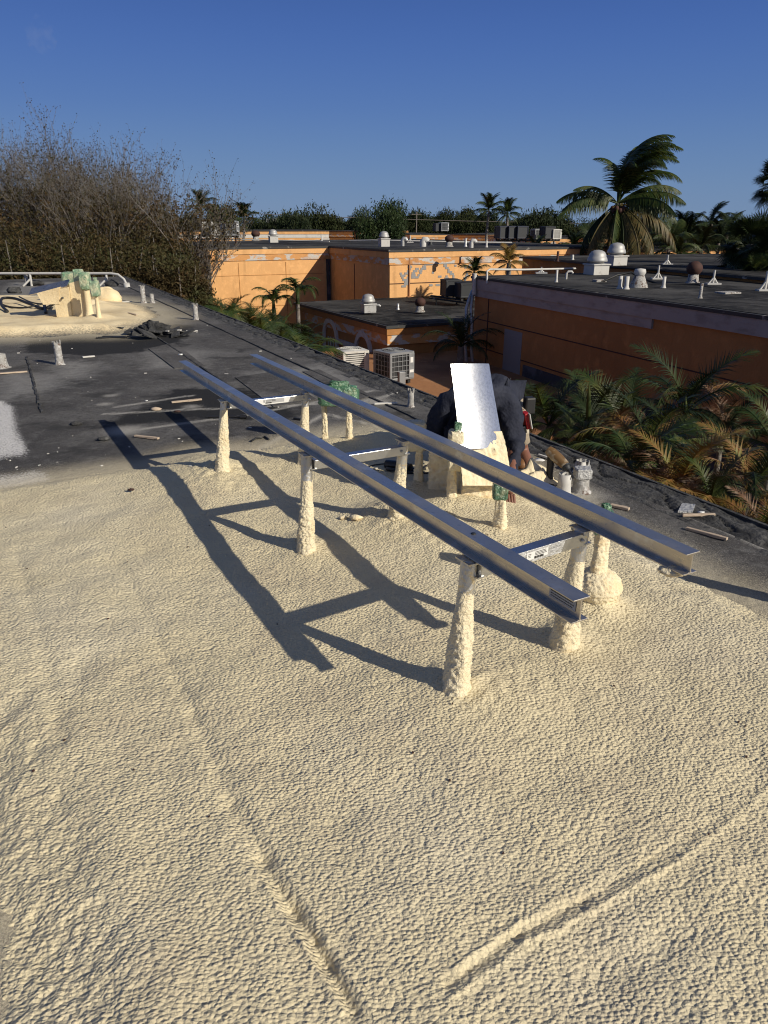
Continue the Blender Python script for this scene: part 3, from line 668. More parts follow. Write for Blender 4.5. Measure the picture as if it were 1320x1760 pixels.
hd1=(.59,4.63,.47,.085); hd2=(.58,4.57,.42,.09); hd3=(.575,4.52,.36,.062)
shR=(.80,4.90,.52,.05); shL=(.48,4.90,.51,.05)
elR=(.865,4.78,.29,.043); wrR=(.795,4.34,.140,.025); pmR=(.770,4.27,.105,.027)
elL=(.345,4.86,.27,.043); wrL=(.40,4.66,.12,.028); pmL=(.44,4.60,.09,.03)
hpR=(.99,5.30,.37,.09); knR=(.93,5.02,.38,.062); anR=(1.00,5.14,.13,.045); ftR=(1.03,4.97,.045,.04)
hpL=(.74,5.36,.33,.085); knL=(.60,5.02,.40,.062); anL=(.60,5.2,.12,.045); ftL=(.58,5.04,.045,.04)
def th(q,f=.78): return (q[0],q[1],q[2]-.02,q[3]*f)
skin('body',[[th(pel),th(sp1),th(sp2),th(che),nek,nk2,hd1,hd2,hd3],[th(che),shR,elR,wrR,pmR],[th(che),shL,elL,wrL,pmL],[th(pel),hpR,knR,anR,ftR],[th(pel),hpL,knL,anL,ftL]],'skin',man)
def fingers(pm,dirv,down,parent):
    d=Vector(dirv).normalized(); dn=Vector(down).normalized(); sd_=d.cross(dn).normalized()
    for i,(o,l) in enumerate(((-.026,.062),(-.009,.072),(.009,.068),(.025,.054))):
        b=Vector(pm[:3])+sd_*o; p1=b+d*l*.50+dn*.006; p2=p1+d*l*.30+dn*l*.30; p3=p2+d*l*.08+dn*l*.28
        skin('finger',[[(*b,.0105),(*p1,.0095),(*p2,.0088),(*p3,.0078)]],'skin',parent,1)
    b=Vector(pm[:3])-sd_*.026-d*.012; p1=b-sd_*.018+d*.02+dn*.012; p2=p1+d*.026+dn*.012
    skin('thumb',[[(*b,.012),(*p1,.0105),(*p2,.009)]],'skin',parent,1)
fingers(pmR,(.05,-.7,-.35),(0,-.25,-1),man); fingers(pmL,(.5,-.8,-.3),(0,-.2,-1),man)
def g_(p,a=.0,dr=.0): return (p[0],p[1],p[2],p[3]+dr)
shp=skin('shirt',[[g_(sp1,dr=.02),g_(sp2,dr=.025),g_(che,dr=.02),(.615,4.775,.53,.085)],[g_(che,dr=.02),(.74,4.92,.545,.125),(.81,4.92,.515,.115),(.845,4.87,.43,.10),(.86,4.82,.36,.085),g_(elR,dr=.032),(.845,4.65,.225,.062),(.82,4.50,.18,.050),(.80,4.39,.155,.042)],
    [g_(che,dr=.02),(.52,4.90,.54,.12),(.44,4.91,.50,.115),(.385,4.90,.42,.095),(.355,4.89,.34,.082),g_(elL,dr=.03),(.375,4.75,.19,.05),(.39,4.70,.15,.042)],[g_(sp1,dr=.02),(.85,5.33,.44,.145)],[g_(che,dr=.02),(.50,4.86,.36,.13),(.46,4.84,.24,.10)]],'navy',man)
tx=bpy.data.textures.new('cloth_folds','CLOUDS'); tx.noise_scale=.07; tx.noise_depth=1
dm=shp.modifiers.new('folds','DISPLACE'); dm.texture=tx; dm.strength=.055; dm.mid_level=.5; dm.texture_coords='LOCAL'
tx2=bpy.data.textures.new('long_folds','CLOUDS'); tx2.noise_scale=.16; dm2=shp.modifiers.new('long_folds','DISPLACE'); dm2.texture=tx2; dm2.strength=.06; dm2.mid_level=.5; dm2.texture_coords='LOCAL'
trs=skin('trousers',[[(.86,5.40,.38,.145),g_(hpR,dr=.02),(.94,5.17,.37,.080),g_(knR,dr=.01),(.97,5.07,.27,.060),(.995,5.13,.17,.055)],[(.86,5.40,.38,.145),g_(hpL,dr=.02),g_(knL,dr=.02),(.60,5.12,.25,.068),(.60,5.19,.16,.06)]],'khaki',man)
dm=trs.modifiers.new('folds','DISPLACE'); dm.texture=tx; dm.strength=.03; dm.mid_level=.5; dm.texture_coords='LOCAL'
for (x,y,rz) in((1.01,5.12,-.25),(.60,5.18,.1)):
    b=skin('boot',[[(x,y+.03,.14,.055),(x,y+.03,.075,.052),(x-math.sin(rz)*-.09,y-.07,.058,.048),(x-math.sin(rz)*-.15,y-.15,.045,.042)]],'boot',man)
    mb=MB(); mb.box((x+math.sin(rz)*.06,y-.06,.012),(.095,.27,.022),rz=rz,bev=.008); mb.build('sole',M['black'],b)
blob('hair',(.60,4.66,.50),(.098,.10,.085),man,'hair',seed=3,amp=.05)
# face features under the bowed head
for s in(-1,1):
    blob('ear',(.585+s*.088,4.60,.44),(.012,.02,.03),man,'skin',amp=.05,n=14)
blob('nose',(.575,4.49,.40),(.014,.02,.018),man,'skin',amp=.02,n=12)
# collar, belt pouch, red case
mb=MB(); mb.tube([Vector((.612+math.cos(a)*.07,4.765+.02*math.sin(a),.53+math.sin(a)*.065)) for a in [i*math.pi/8 for i in range(0,17)]],.012,8); mb.build('collar',M['navy'],man)
mb=MB(); mb.box((1.03,5.17,.45),(.075,.07,.12),rz=.2,bev=.012); p=mb.build('tool_pouch',M['black'],man)
Mt=Euler((R(8),R(-18),.3)).to_matrix()
mb=MB(); mb.box((.985,5.00,.385),(.034,.055,.125),M=Mt,bev=.006); p=mb.build('red_case',M['red'],man)
mb=MB(); mb.box((1.003,4.98,.388),(.006,.05,.118),M=Mt,bev=.002); mb.build('white_edge',M['sticker'],p)
mb=MB(); mb.box((.965,5.0,.315),(.05,.03,.06),M=Mt,bev=.008); mb.build('holster',M['black_gloss'],man)
rod=MB(); a=PY(877,650,5.12); b=PY(866,682,4.98); rod.tube([a,a.lerp(b,.55)],.0045,6); r_=rod.build('metal_rod',M['black'],label='thin dark rod with a white tip lying over the worker\'s shoulder',cat='rod')
rod=MB(); rod.tube([a.lerp(b,.56),b],.005,6); rod.build('white_tip',M['sticker'],r_)
# foam-dusted cloth beside the boot
def cloth(name,c,sx,sy,hh,m,label,cat,seed=1,rz=0,parent=None):
    n=30; u=np.linspace(-1,1,n); A,B=np.meshgrid(u,u)
    rr=np.sqrt(A*A+B*B); z=hh*np.clip(1-rr*.8,0,1)*(1+.5*perlin(A*2+seed,B*2,seed))+.014*np.abs(perlin(A*4+seed,B*4,seed+1))
    X=A*sx*(1+.2*perlin(B*2,A*0+seed,5)); Y=B*sy*(1+.2*perlin(A*2,B*0+seed,6))
    I=np.arange(n*n).reshape(n,n); F=np.stack([I[:-1,:-1],I[:-1,1:],I[1:,1:],I[1:,:-1]],-1).reshape(-1,4)
    o=link(name,npmesh(name,np.stack([X.ravel(),Y.ravel(),z.ravel()],1),F,M[m],smooth=True),parent); o.location=c; o.rotation_euler.z=rz
    return tag(o,label,cat)
cloth('dust_sheet',(.98,4.66,.05),.15,.13,.15,'foam_post','crumpled foam-coated sheet on the roof in front of the worker\'s boot','sheet',3,.4)
cloth('film_scrap',(1.12,4.62,.015),.06,.07,.02,'film_clear','scrap of clear film sticking out beside the crumpled foam sheet','film',8,.7)
# hose gun on the roof behind the middle crossbar
gun=empty('spray_gun',(0,0,0),'black spray gun and hose lying left of the foam box','spray gun')
mb=MB(); p=PY(665,790,4.85); q=PY(700,805,4.7); 
mb.tube([(.02,4.98,.07),(.10,4.92,.08),(.18,4.86,.08)],.035,12); mb.build('gun_body',M['black_gloss'],gun)
mb=MB(); mb.tube([(.18,4.86,.08),(.27,4.80,.06),(.33,4.78,.05)],.014,8); mb.build('nozzle',M['black'],gun)
mb=MB(); mb.tube([(.10,4.93,.07),(.12,4.90,.03),(.16,4.92,.0)],.018,8); mb.build('handle',M['black'],gun)
mb=MB(); mb.tube([(.03+.13*math.cos(t*.5)+.02*t,4.88+.10*math.sin(t*.5),.07+.01*math.sin(t)) for t in range(0,20)],.012,8); mb.tube([(.05+.16*math.cos(t*.45+1),4.95+.09*math.sin(t*.45+1),.05) for t in range(0,15)],.012,8); mb.build('hose',M['black'],gun)

# ------------------------------------------------------------------ small things on our roof
def pipe_stub(px,py,h,r,m,label,cat='pipe',flare=1.2,cap=None,lean=0,base=None):
    b=P(px,py); t=empty('vent_pipe',(b.x,b.y,0),label,cat)
    mb=MB(); mb.lathe((0,0,0),[(r*flare*1.35,.0),(r*flare,.012),(r*1.08,.05),(r,.09),(r,h),(r*.86,h),(r*.84,h-.06),(0,h-.06)],18)
    for i,v in enumerate(mb.v): mb.v[i]=(v[0]*(1+.05*math.sin(v[2]*37+i)),v[1]*(1+.05*math.cos(i*1.3)),v[2])
    mb.build('pipe',M[m],t)
    if cap=='wrap': crumple('film_wrap',(0,0,h-.03),(r*1.12,r*1.12,.035),t,'film_clear',int(px),amp=.14,freq=4)
    if cap=='crown':
        mb=MB()
        for i in range(7):
            a=i*.9; mb.box((r*math.cos(a),r*math.sin(a),h+.005),(.016,.01,random.uniform(.02,.06)),rz=a)
        mb.build('torn_collar',M['flaky'],t)
    return t
pipe_stub(103,627,.27,.045,'flaky','rusty vent pipe with flaking silver coating alone on the left roof','vent pipe',cap='crown')
pipe_stub(998,846,.165,.048,'flaky','larger pipe stub topped with clear film, right of the amber drill','vent pipe',cap='wrap')
pipe_stub(1000,812,.06,.045,'white_paint','white-rimmed can just behind the film-topped pipe stub','can',cap='wrap')
pipe_stub(968,853,.155,.042,'white_paint','short whitish pipe stub under the amber drill','vent pipe')
pipe_stub(706,700,.16,.028,'flaky','thin silver-tarred pipe near the roof edge above the far beam','vent pipe',cap='crown')
pipe_stub(247,521,.36,.055,'flaky','tall flaky pipe stub at the right end of the far foam patch','vent pipe',cap='crown')
pipe_stub(262,521,.20,.045,'flaky','small grey stub beside the tall flaky pipe stub','vent pipe')
pipe_stub(337,550,.27,.045,'flaky','lone silver pipe stub near the far right roof edge','vent pipe',cap='crown')
pipe_stub(47,491,.34,.05,'flaky','flaky pipe stub left on the far roof, below the rail','vent pipe',cap='crown')
b=pipe_stub(3,632,.17,.07,'flaky','crumpled grey stub at the left picture edge','vent pipe')
# drill
dr=empty('drill',(0,0,0),'dusty amber and black drill propped on the short whitish pipe stub','drill')
a=PY(948,778,4.62); b=PY(972,800,4.55); c=PY(986,822,4.48); dd=(b-a)
mb=MB(); mb.tube([a-dd*.25,a,a.lerp(b,.5),b],[.028,.036,.037,.030],14); mb.build('body',M['drill_y'],dr)
mb=MB(); mb.tube([b,b.lerp(c,.35)],[.030,.018],12); mb.tube([b.lerp(c,.05),b.lerp(c,.15)],.032,12); mb.build('chuck',M['ac_dark'],dr)
mb=MB(); mb.tube([b.lerp(c,.3),c],.009,8); mb.build('bit',M['black_gloss'],dr)
mb=MB(); hb=PY(945,850,4.62); mb.tube([a,a.lerp(hb,.5)+Vector((-.008,0,0)),a.lerp(hb,.9)],[.026,.022,.028],10); mb.build('handle',M['black'],dr)
mb=MB(); mb.box(a.lerp(hb,1.0),(.07,.09,.045),rz=.4,bev=.008); mb.build('battery',M['drill_y'],dr)
# offcuts (all wooden or pale sticks) : px endpoints, width, material, label
sticks=[((295,694),(347,689),.03,'wood','pinkish wood offcut just left of the stand\'s far crossbar'),
 ((232,752),(273,757),.028,'wood','wood offcut lying left of the stand\'s two dark shadows'),
 ((142,616),(163,614),.045,'pale','small pale offcut right of the rusty vent pipe'),
 ((0,645),(47,640),.03,'wood','long thin wood strip at the left picture edge'),
 ((643,697),(683,695),.03,'pale','pale strip by the edge pipe, above the far beam'),
 ((925,785),(962,797),.02,'pale','pale strip above the amber drill'),
 ((1049,872),(1081,879),.03,'wood','short wood block beyond the far beam near a green scrap'),
 ((1172,890),(1228,888),.018,'wood','thin reddish strip below the sheet of grey film'),
 ((1179,911),(1249,932),.022,'wood','longest wood strip near the right roof edge'),
 ((320,571),(340,570),.05,'pale','pale offcut right of the black tar debris'),
 ((222,546),(236,549),.04,'wood','tan offcut lying on the far foam patch'),
 ((196,521),(227,519),.05,'pale','pale strip on tar behind the far foam patch'),
 ((505,722),(532,726),.02,'black','black marker-like stick between the wood offcuts and the stand'),]
for a,b,w,m,l in sticks:
    p,q=P(*a),P(*b); L=(q-p).length; mb=MB(); mb.box((0,0,0),(L,w,.016),bev=.003); mb.box((L*.2,0,.0),(L*.3,w*1.04,.0162))
    o=mb.build('offcut',M[m],label=l,cat='offcut'); o.location=((p+q)/2)+Vector((0,0,.016+(.07 if a==(222,546) else 0))); o.rotation_euler=(0,R(random.uniform(-2,2)),math.atan2((q-p).y,(q-p).x))
mb=MB(); p,q=P(358,720),P(424,720); mb.tube([p+Vector((0,0,.02)),q+Vector((0,0,.02))],.011,8); mb.tube([q+Vector((-.06,0,.02)),q+Vector((.0,0,.02))],.02,8)
mb.build('caulk_tube',M['black_gloss'],label='black stick with a thicker end lying behind the farthest leg',cat='tool')
mb=MB(); mb.tube([P(x,y,.012) for x,y in((432,758),(440,753),(448,753),(455,750),(462,755))],.008,6); mb.build('rubber_strap',M['black'],label='short curled black strap on the dark roof beside the farthest leg',cat='strap')
for (x,y,s,m,l) in [(268,706,.05,'wood','angular pale chip between the two wood offcuts'),(132,731,.055,'tar','folded grey metal scrap beside the tip of the longest shadow'),(179,757,.05,'tar','small square grey scrap inside the longest shadow'),(311,611,.035,'sticker','white lump just above the far end of the nearer beam'),
   (252,692,.015,'sticker','tiny white crumb left of the pinkish offcut'),(860,768,.05,'sticker','white cornered scrap near the amber drill'),(1188,938,.025,'wood','round pinkish chip near the right roof edge'),(1022,812,.03,'wood','reddish leaf scrap right of the film-topped stub'),
   (590,908,.028,'foam_post','loose foam crumb between the two beams'),(612,912,.04,'foam_post','pair-sized foam crumb beside the middle far leg'),(305,709,.03,'rust','thin reddish leaf near the wood offcuts'),(1040,878,.03,'plastic_green','green plastic lump beyond the far beam'),(228,862,.02,'rust','dark crumb on the foam left of the nearer beam\'s shadow'),(1205,886,.02,'sticker','white chip at the roof edge by the grey film')]:
    q=PY(x,y,4.6) if x==860 else P(x,y); 
    if x in(860,): q=P(928,792)
    o=blob('scrap',(q.x,q.y,(foam_z(q.x,q.y) if q.y<5.5 else 0)*1.0+s*.3 if s>.02 else .02+max(0,foam_z(q.x,q.y))),(s,s*.7,s*.38),None,m,seed=int(x),amp=.5,n=10,freq=2); tag(o,l,'scrap')
mb=MB(); w=[P(*q,.012) for q in((1165,880),(1172,866),(1195,868),(1190,881))]
mb.prism([(p.x,p.y) for p in w],.008,.018); mb.build('film_sheet',M['film_clear'],label='square sheet of translucent grey film near the right roof edge',cat='film')
# tar debris pile
db=empty('tar_debris',P(268,576),'ragged heap of torn black tar membrane at the corner of the far foam patch','debris')
for i in range(26):
    s=random.uniform(.05,.22); mb=MB(); mb.box((0,0,0),(s*1.6,s,.02)); o=mb.build('torn_piece',M['tar'],db); o.location=(random.gauss(0,.30),random.gauss(0,.20),abs(random.gauss(.03,.05))+.01); o.rotation_euler=(random.uniform(-.5,.5),random.uniform(-.4,.4),random.uniform(0,3))
o=blob('torn_piece',(0,0,.08),(.22,.15,.13),db,'tar',seed=4,amp=.6,n=24)
for (x,y) in((.25,-.05),(.1,-.12)): mb=MB(); mb.box((x,y,.09),(.38,.05,.015),rz=-.5+x); mb.build('pale_strip',M['pale'],db)
for i in range(14): 
    a=random.uniform(-1,1); mb=MB(); mb.box((0,0,0),(random.uniform(.15,.4),.05,.012)); o=mb.build('torn_piece',M['black'],db); o.location=(a*.7,-.25+random.gauss(0,.05)+.1*a,.015); o.rotation_euler=(0,random.uniform(-.05,.05),random.uniform(-.4,.4))
# scattered crumbs: uncountable
rnd=random.Random(11); mb=MB()
for i in range(170):
    x,y=rnd.uniform(-30,1300),rnd.uniform(520,830); p=P(x,y)
    if p.dot(V)>EDGE-.1 or p.y>22: continue
    s=rnd.choice([.004,.005,.006,.008,.012])*(.6+p.y*.07); z=max(0,foam_z(p.x,p.y)) if p.y<6.5 else 0
    mb.box((p.x,p.y,z+.006),(s*rnd.uniform(1,3),s*.9,s*.5),rz=rnd.uniform(0,3))
mb.build('crumbs',M['pale'],kind='stuff')
mb=MB()
for i in range(45):
    x,y=rnd.uniform(0,1320),rnd.uniform(850,1500); p=P(x,y); s=rnd.choice([.0025,.003,.004]); mb.box((p.x,p.y,foam_z(p.x,p.y)+.004),(s*2,s*1.3,s),rz=rnd.uniform(0,3))
mb.build('dark_specks',M['rust'],kind='stuff')
# flue hood poking above our roof edge
def hood(px,py,Y,w,label,m='galv_dull'):
    c=PY(px,py,Y); t=empty('flue_cap',c,label,'flue cap'); mb=MB(); mb.lathe((0,0,0),[(w*.5,-.10),(w*.52,-.09),(w*.36,.02),(w*.30,.03),(0,.035)],20); mb.build('cap',M[m],t)
    mb=MB(); mb.lathe((0,0,0),[(w*.22,-.6),(w*.22,-.08)],14); mb.build('flue',M[m],t); return t
hood(502,594,12.3,.24,'pale tapered flue cap rising just beyond our roof edge')
# far foam group
def far_box():
    t=empty('flashing_box',(0,0,0),'foamed angular flashing box with a blue-grey sheet lid on the far foam patch','flashing box')
    b=P(128,547); 
    w=[P(118,556),P(144,562),P(147,546),P(122,540)]
    rz=.10; o=Vector((b.x-.02,b.y-.35,0)); Rz=Matrix.Rotation(rz,3,'Z')
    def quadbox(name,prof,y0,y1,m):
        vs=[o+Rz@Vector((x,y,z)) for y in(y0,y1) for x,z in prof]; n=len(prof)
        mb=MB(); mb.add(vs,[tuple(range(n)),tuple(range(n,2*n))[::-1]]+[(i,i+n,(i+1)%n+n,(i+1)%n) for i in range(n)]); return mb.build(name,M[m],t)
    quadbox('upright',[(-.10,-.05),(.16,-.05),(.18,.60),(-.02,.56),(-.02,.30),(-.10,.30)],-.16,.18,'foam_far')
    quadbox('duct_neck',[(-.30,.30),(-.02,.31),(.02,.60),(-.38,.50)],-.17,.19,'foam_far')
    quadbox('side_plate',[(.16,-.05),(.42,-.05),(.40,.72),(.19,.66)],-.12,.2,'foam_far')
    a=Matrix.Rotation(R(-12),3,'Y')@Matrix.Rotation(R(20),3,'X'); mb=MB(); mb.box(o+Rz@Vector((-.22,.05,.58)),(.70,.30,.014),M=Rz@a); mb.build('lid',M['alu_beam'],t)
    return b
fbp=far_box()
def far_conduit(px,py,h,r,hs,label,n=1,hm='green_pale',seed=1,tuft=True):
    b=P(px,py); t=empty('masked_conduit',(b.x,b.y,0),label,'conduit')
    for i in range(n):
        mb=MB(); mb.lathe(((i-(n-1)/2)*hs[0]*1.1,0,0),[(r*2.2,0),(r*1.3,.10),(r*1.1,.2),(r*.9,h)],14); mb.build('pipe',M['foam_far'],t)
    crumple('wrapped_head',(0,0,h+hs[2]*.8),hs,t,hm,seed); 
    if tuft: crumple('film_tuft',(.02,0,h+hs[2]*1.9),(hs[0]*.4,hs[1]*.4,hs[2]*.3),t,hm,seed+2,amp=.5,freq=5)
far_conduit(172,557,.50,.035,(.07,.07,.13),'single foamed conduit with green wrapped head, nearest on the far foam patch',seed=7)
far_conduit(156,552,.58,.06,(.085,.09,.15),'thick foamed conduit with tall green hood, right-hand one beside the far flashing box',seed=8,tuft=False)
far_conduit(146,550,.60,.055,(.075,.09,.16),'thick foamed conduit with tall green hood, touching the far flashing box',seed=12,tuft=False)
far_conduit(129,525,.46,.05,(.17,.13,.13),'two-legged foamed box with square green wrap behind the far flashing box',n=2,seed=9,tuft=False)
b=P(183,523); o=blob('foam_mound',(b.x,b.y,.12),(.34,.24,.24),roof,'foam_far',seed=7,amp=.14,n=40)
# cables
cab=empty('cable_bundle',(0,0,0),'loose black cables looping over the far foam patch','cables')
def cable(pxs,zs,r,parent,m='black',name='cable'):
    pts=[P(x,y,z) for (x,y),z in zip(pxs,zs)]; out=[]
    for i in range(len(pts)-1):
        p0,p1,p2,p3=pts[max(i-1,0)],pts[i],pts[i+1],pts[min(i+2,len(pts)-1)]
        for k in range(6):
            t=k/6; out.append(.5*((2*p1)+(p2-p0)*t+(2*p0-5*p1+4*p2-p3)*t*t+(3*p1-p0-3*p2+p3)*t**3))
    out.append(pts[-1]); mb=MB(); mb.tube(out,r,6); return mb.build(name,M[m],parent)
cable([(13,535),(3,525),(4,513),(25,513),(50,522),(76,530),(95,520),(108,512)],[.1,.15,.2,.2,.15,.12,.2,.4],.028,cab)
cable([(0,522),(20,528),(50,528),(80,520),(108,512)],[.1,.1,.12,.2,.42],.018,cab)
cable([(33,510),(55,520),(80,522),(104,514)],[.1,.12,.15,.3],.016,cab)
cable([(76,524),(78,531),(79,538)],[.16,.12,.1],.03,cab)
# white guard pipe on far edge
gp=empty('guard_pipe',(0,0,0),'white pipe rail running along the far end of our roof and bending down','pipe')
zr=.42; Yr=22.0
pts=[PY(-260,470,Yr+.8),PY(0,470,Yr),PY(100,470,Yr),PY(190,470,Yr-.2),PY(203,472,Yr-.25),PY(213,480,Yr-.3),PY(218,490,Yr-.35),PY(219,498,Yr-.4)]
mb=MB(); mb.tube(pts,.035,8); mb.build('rail',M['white_paint'],gp)
for px in(51,182,-60): 
    a=PY(px,470,Yr); mb=MB(); mb.tube([a,(a.x,a.y,.0)],.035,6); mb.tube([(a.x,a.y,.2),(a.x-.2,a.y-.1,.0)],.03,6); mb.build('stand',M['white_paint'],gp)
a=pts[-1]; mb=MB(); mb.lathe((a.x,a.y,0),[(.09,0),(.08,.12),(.05,a.z)],10); mb.build('collar',M['white_paint'],gp)
for px,py,l in[(62,491,'dark lump beside the left rail stand'),(194,492,'dark block beside the right rail stand'),(25,504,'dark flat scrap below the rail at far left'),(75,505,'small pale scrap on the far roof'),(100,500,'twisted grey wire scrap by the rusty stain')]:
    q=P(px,py); tag(blob('scrap',(q.x,q.y,.06),(.22,.15,.09),None,'pale' if 'pale' in l or 'grey' in l else 'tar',seed=int(px),amp=.5,n=12,freq=2),l,'scrap')

# ================================================================== buildings
def hit(px,o,d):
    """point on ground line o+t*d seen at photo column px near the horizon"""
    k=(px-660)/FP*1.0; # x = k*(depth along view) ; use horizon-level ray
    r=ray(px,430); k=r.x/r.y
    t=(k*o.y-o.x)/(d.x-k*d.y); return o+d*t
def bldg(poly,zt,zb,label,wall='stucco',cornice='cornice',roof='roof_far',cat='building',band=(.30,.62),lip=.07,name='building'):
    """poly CCW world xy; walls, cornice courses, roof with dark metal lip"""
    poly=[Vector((p[0],p[1])) for p in poly]; c=sum(poly,Vector((0,0)))/len(poly)
    t=empty(name,(c.x,c.y,zb),label,cat); loc=[p-c for p in poly]; h=zt-zb
    def off(d):
        out=[];n=len(loc)
        for i in range(n):
            a,b,e=loc[i-1],loc[i],loc[(i+1)%n]; d1=(b-a).normalized();d2=(e-b).normalized(); n1=Vector((d1.y,-d1.x));n2=Vector((d2.y,-d2.x))
            m=(n1+n2); m=m/max(.3,m.dot(n1)) if m.length>1e-6 else n1; out.append(b+m*d)
        return out
    mb=MB(); mb.prism([(p.x,p.y) for p in loc],0,h-.02); mb.build('wall',M[wall],t)
    if band:
        mb=MB(); mb.prism([(p.x,p.y) for p in off(.05)],h-band[1],h-band[0]); mb.build('cornice',M[cornice],t)
        mb=MB(); mb.prism([(p.x,p.y) for p in off(.09)],h-band[0]+.002,h-.03); mb.build('parapet_band',M[wall],t)
    mb=MB(); mb.prism([(p.x,p.y) for p in off(.13)],h-.028,h+lip); mb.build('roof_lip',M['roof_lip'],t)
    mb=MB(); mb.prism([(p.x,p.y) for p in off(.02)],h+lip+.002,h+lip+.012); mb.build('roof',M[roof],t)
    return t,Vector((c.x,c.y,zb))
def V2(p): return Vector((p.x,p.y,0))
# tall orange building
C2=PY(670,429,37.5); C2=V2(C2); zt=.51
CI=hit(567,C2,U); LL=hit(359,CI,-V); RE=hit(915,C2,V)
depth=16
tall,tc=bldg([LL,CI,C2,C2+V*((RE-C2).length+6),C2+V*((RE-C2).length+6)+U*24,LL+U*14],zt-.08,GZ,'long sunlit orange stucco block with a shaded inner corner and grey stair-step patches')
def wallbox(t,tc,a,b,z0,z1,proud,name,m,par=None):
    """thin box against the wall line a-b (world xy); a to b seen left to right from outside"""
    a=Vector((a.x,a.y));b=Vector((b.x,b.y)); d=(b-a); L=d.length; d.normalize(); n=Vector((d.y,-d.x)); ang=math.atan2(d.y,d.x)
    mid=(a+b)/2+n*(proud/2-.01); mb=MB(); mb.box((mid.x-tc.x,mid.y-tc.y,(z0+z1)/2-tc.z),(L,proud+.02,z1-z0),rz=ang); return mb.build(name,M[m],par or t)
def wallpt(px,py,a,d):
    p=ray(px,py); k=p.x/p.y; t=(k*a.y-a.x)/(d.x-k*d.y); q=a+d*t; s=q.y/p.y; return q,H+p.z*s,t
# stair step patches: strokes in the photo on the face C2 -> RE
strokes=[[(705,455),(703,462),(698,470),(691,474),(689,478)],[(689,470),(694,480),(699,480)],[(702,476),(702,484),(697,488),(693,493),(691,496)],[(741,454),(731,454),(728,460),(724,466),(720,473),(716,478),(711,478),(711,481)],[(716,462),(712,470),(709,476)],
 [(764,455),(769,460),(772,466),(777,470),(779,477),(781,480)],[(768,475),(764,482),(760,484)],[(778,484),(780,490),(782,493)],[(813,448),(811,454),(806,458),(809,462)],[(803,470),(800,476),(799,484)],[(744,470),(743,476)],[(756,476),(757,481)],[(741,492),(743,497)],[(753,490),(752,496)],[(800,458),(802,464)],[(782,455),(782,458)]]
rn=random.Random(4)
for st in strokes:
    mb=MB()
    for i in range(len(st)-1):
        (x0,y0),(x1,y1)=st[i],st[i+1]; n=max(1,int(math.hypot(x1-x0,y1-y0)/3.2))
        for k in range(n):
            q,z,t=wallpt(x0+(x1-x0)*k/n,y0+(y1-y0)*k/n,C2,V); z=round(z/.1)*.1; t=round(t/.1)*.1; q=C2+V*t
            mb.box((q.x-tc.x,q.y-tc.y,z-tc.z),(rn.choice([.12,.2,.24]),.03+.004*rn.random(),.10),rz=math.atan2(V.y,V.x))
    mb.build('mortar_patch',M['patch'],tall)
for py in (487,): 
    q,z,t=wallpt(700,py,C2,V); wallbox(tall,tc,C2,C2+V*12,z-.02,z+.02,.015,'wall_joint','rust')
q,z,t=wallpt(704,430,C2,V); mb=MB(); mb.box((q.x-tc.x-.0,q.y-tc.y-.05,z-tc.z-2),(.06,.06,4.0),rz=AZ); mb.box((q.x-tc.x,q.y-tc.y-.08,z-tc.z-2.3),(.22,.12,.3),rz=AZ); mb.build('conduit',M['roof_orange'],tall)
wallbox(tall,tc,CI-V*.25,CI-V*.05,GZ,zt-.7,.10,'drainpipe','bluedark')
wallbox(tall,tc,CI-U*3.3,CI-U*3.37,-2.7,-.3,.012,'wall_crack','rust')
for fx in (.22,.61):
    q_=LL.lerp(CI,fx); wallbox(tall,tc,q_,q_+V*.03,-4.5,-.3,.012,'wall_joint','stucco2')
for dz in (-.95,-2.6): wallbox(tall,tc,LL,CI-V*.4,dz-.012,dz+.012,.012,'wall_joint','stucco2')

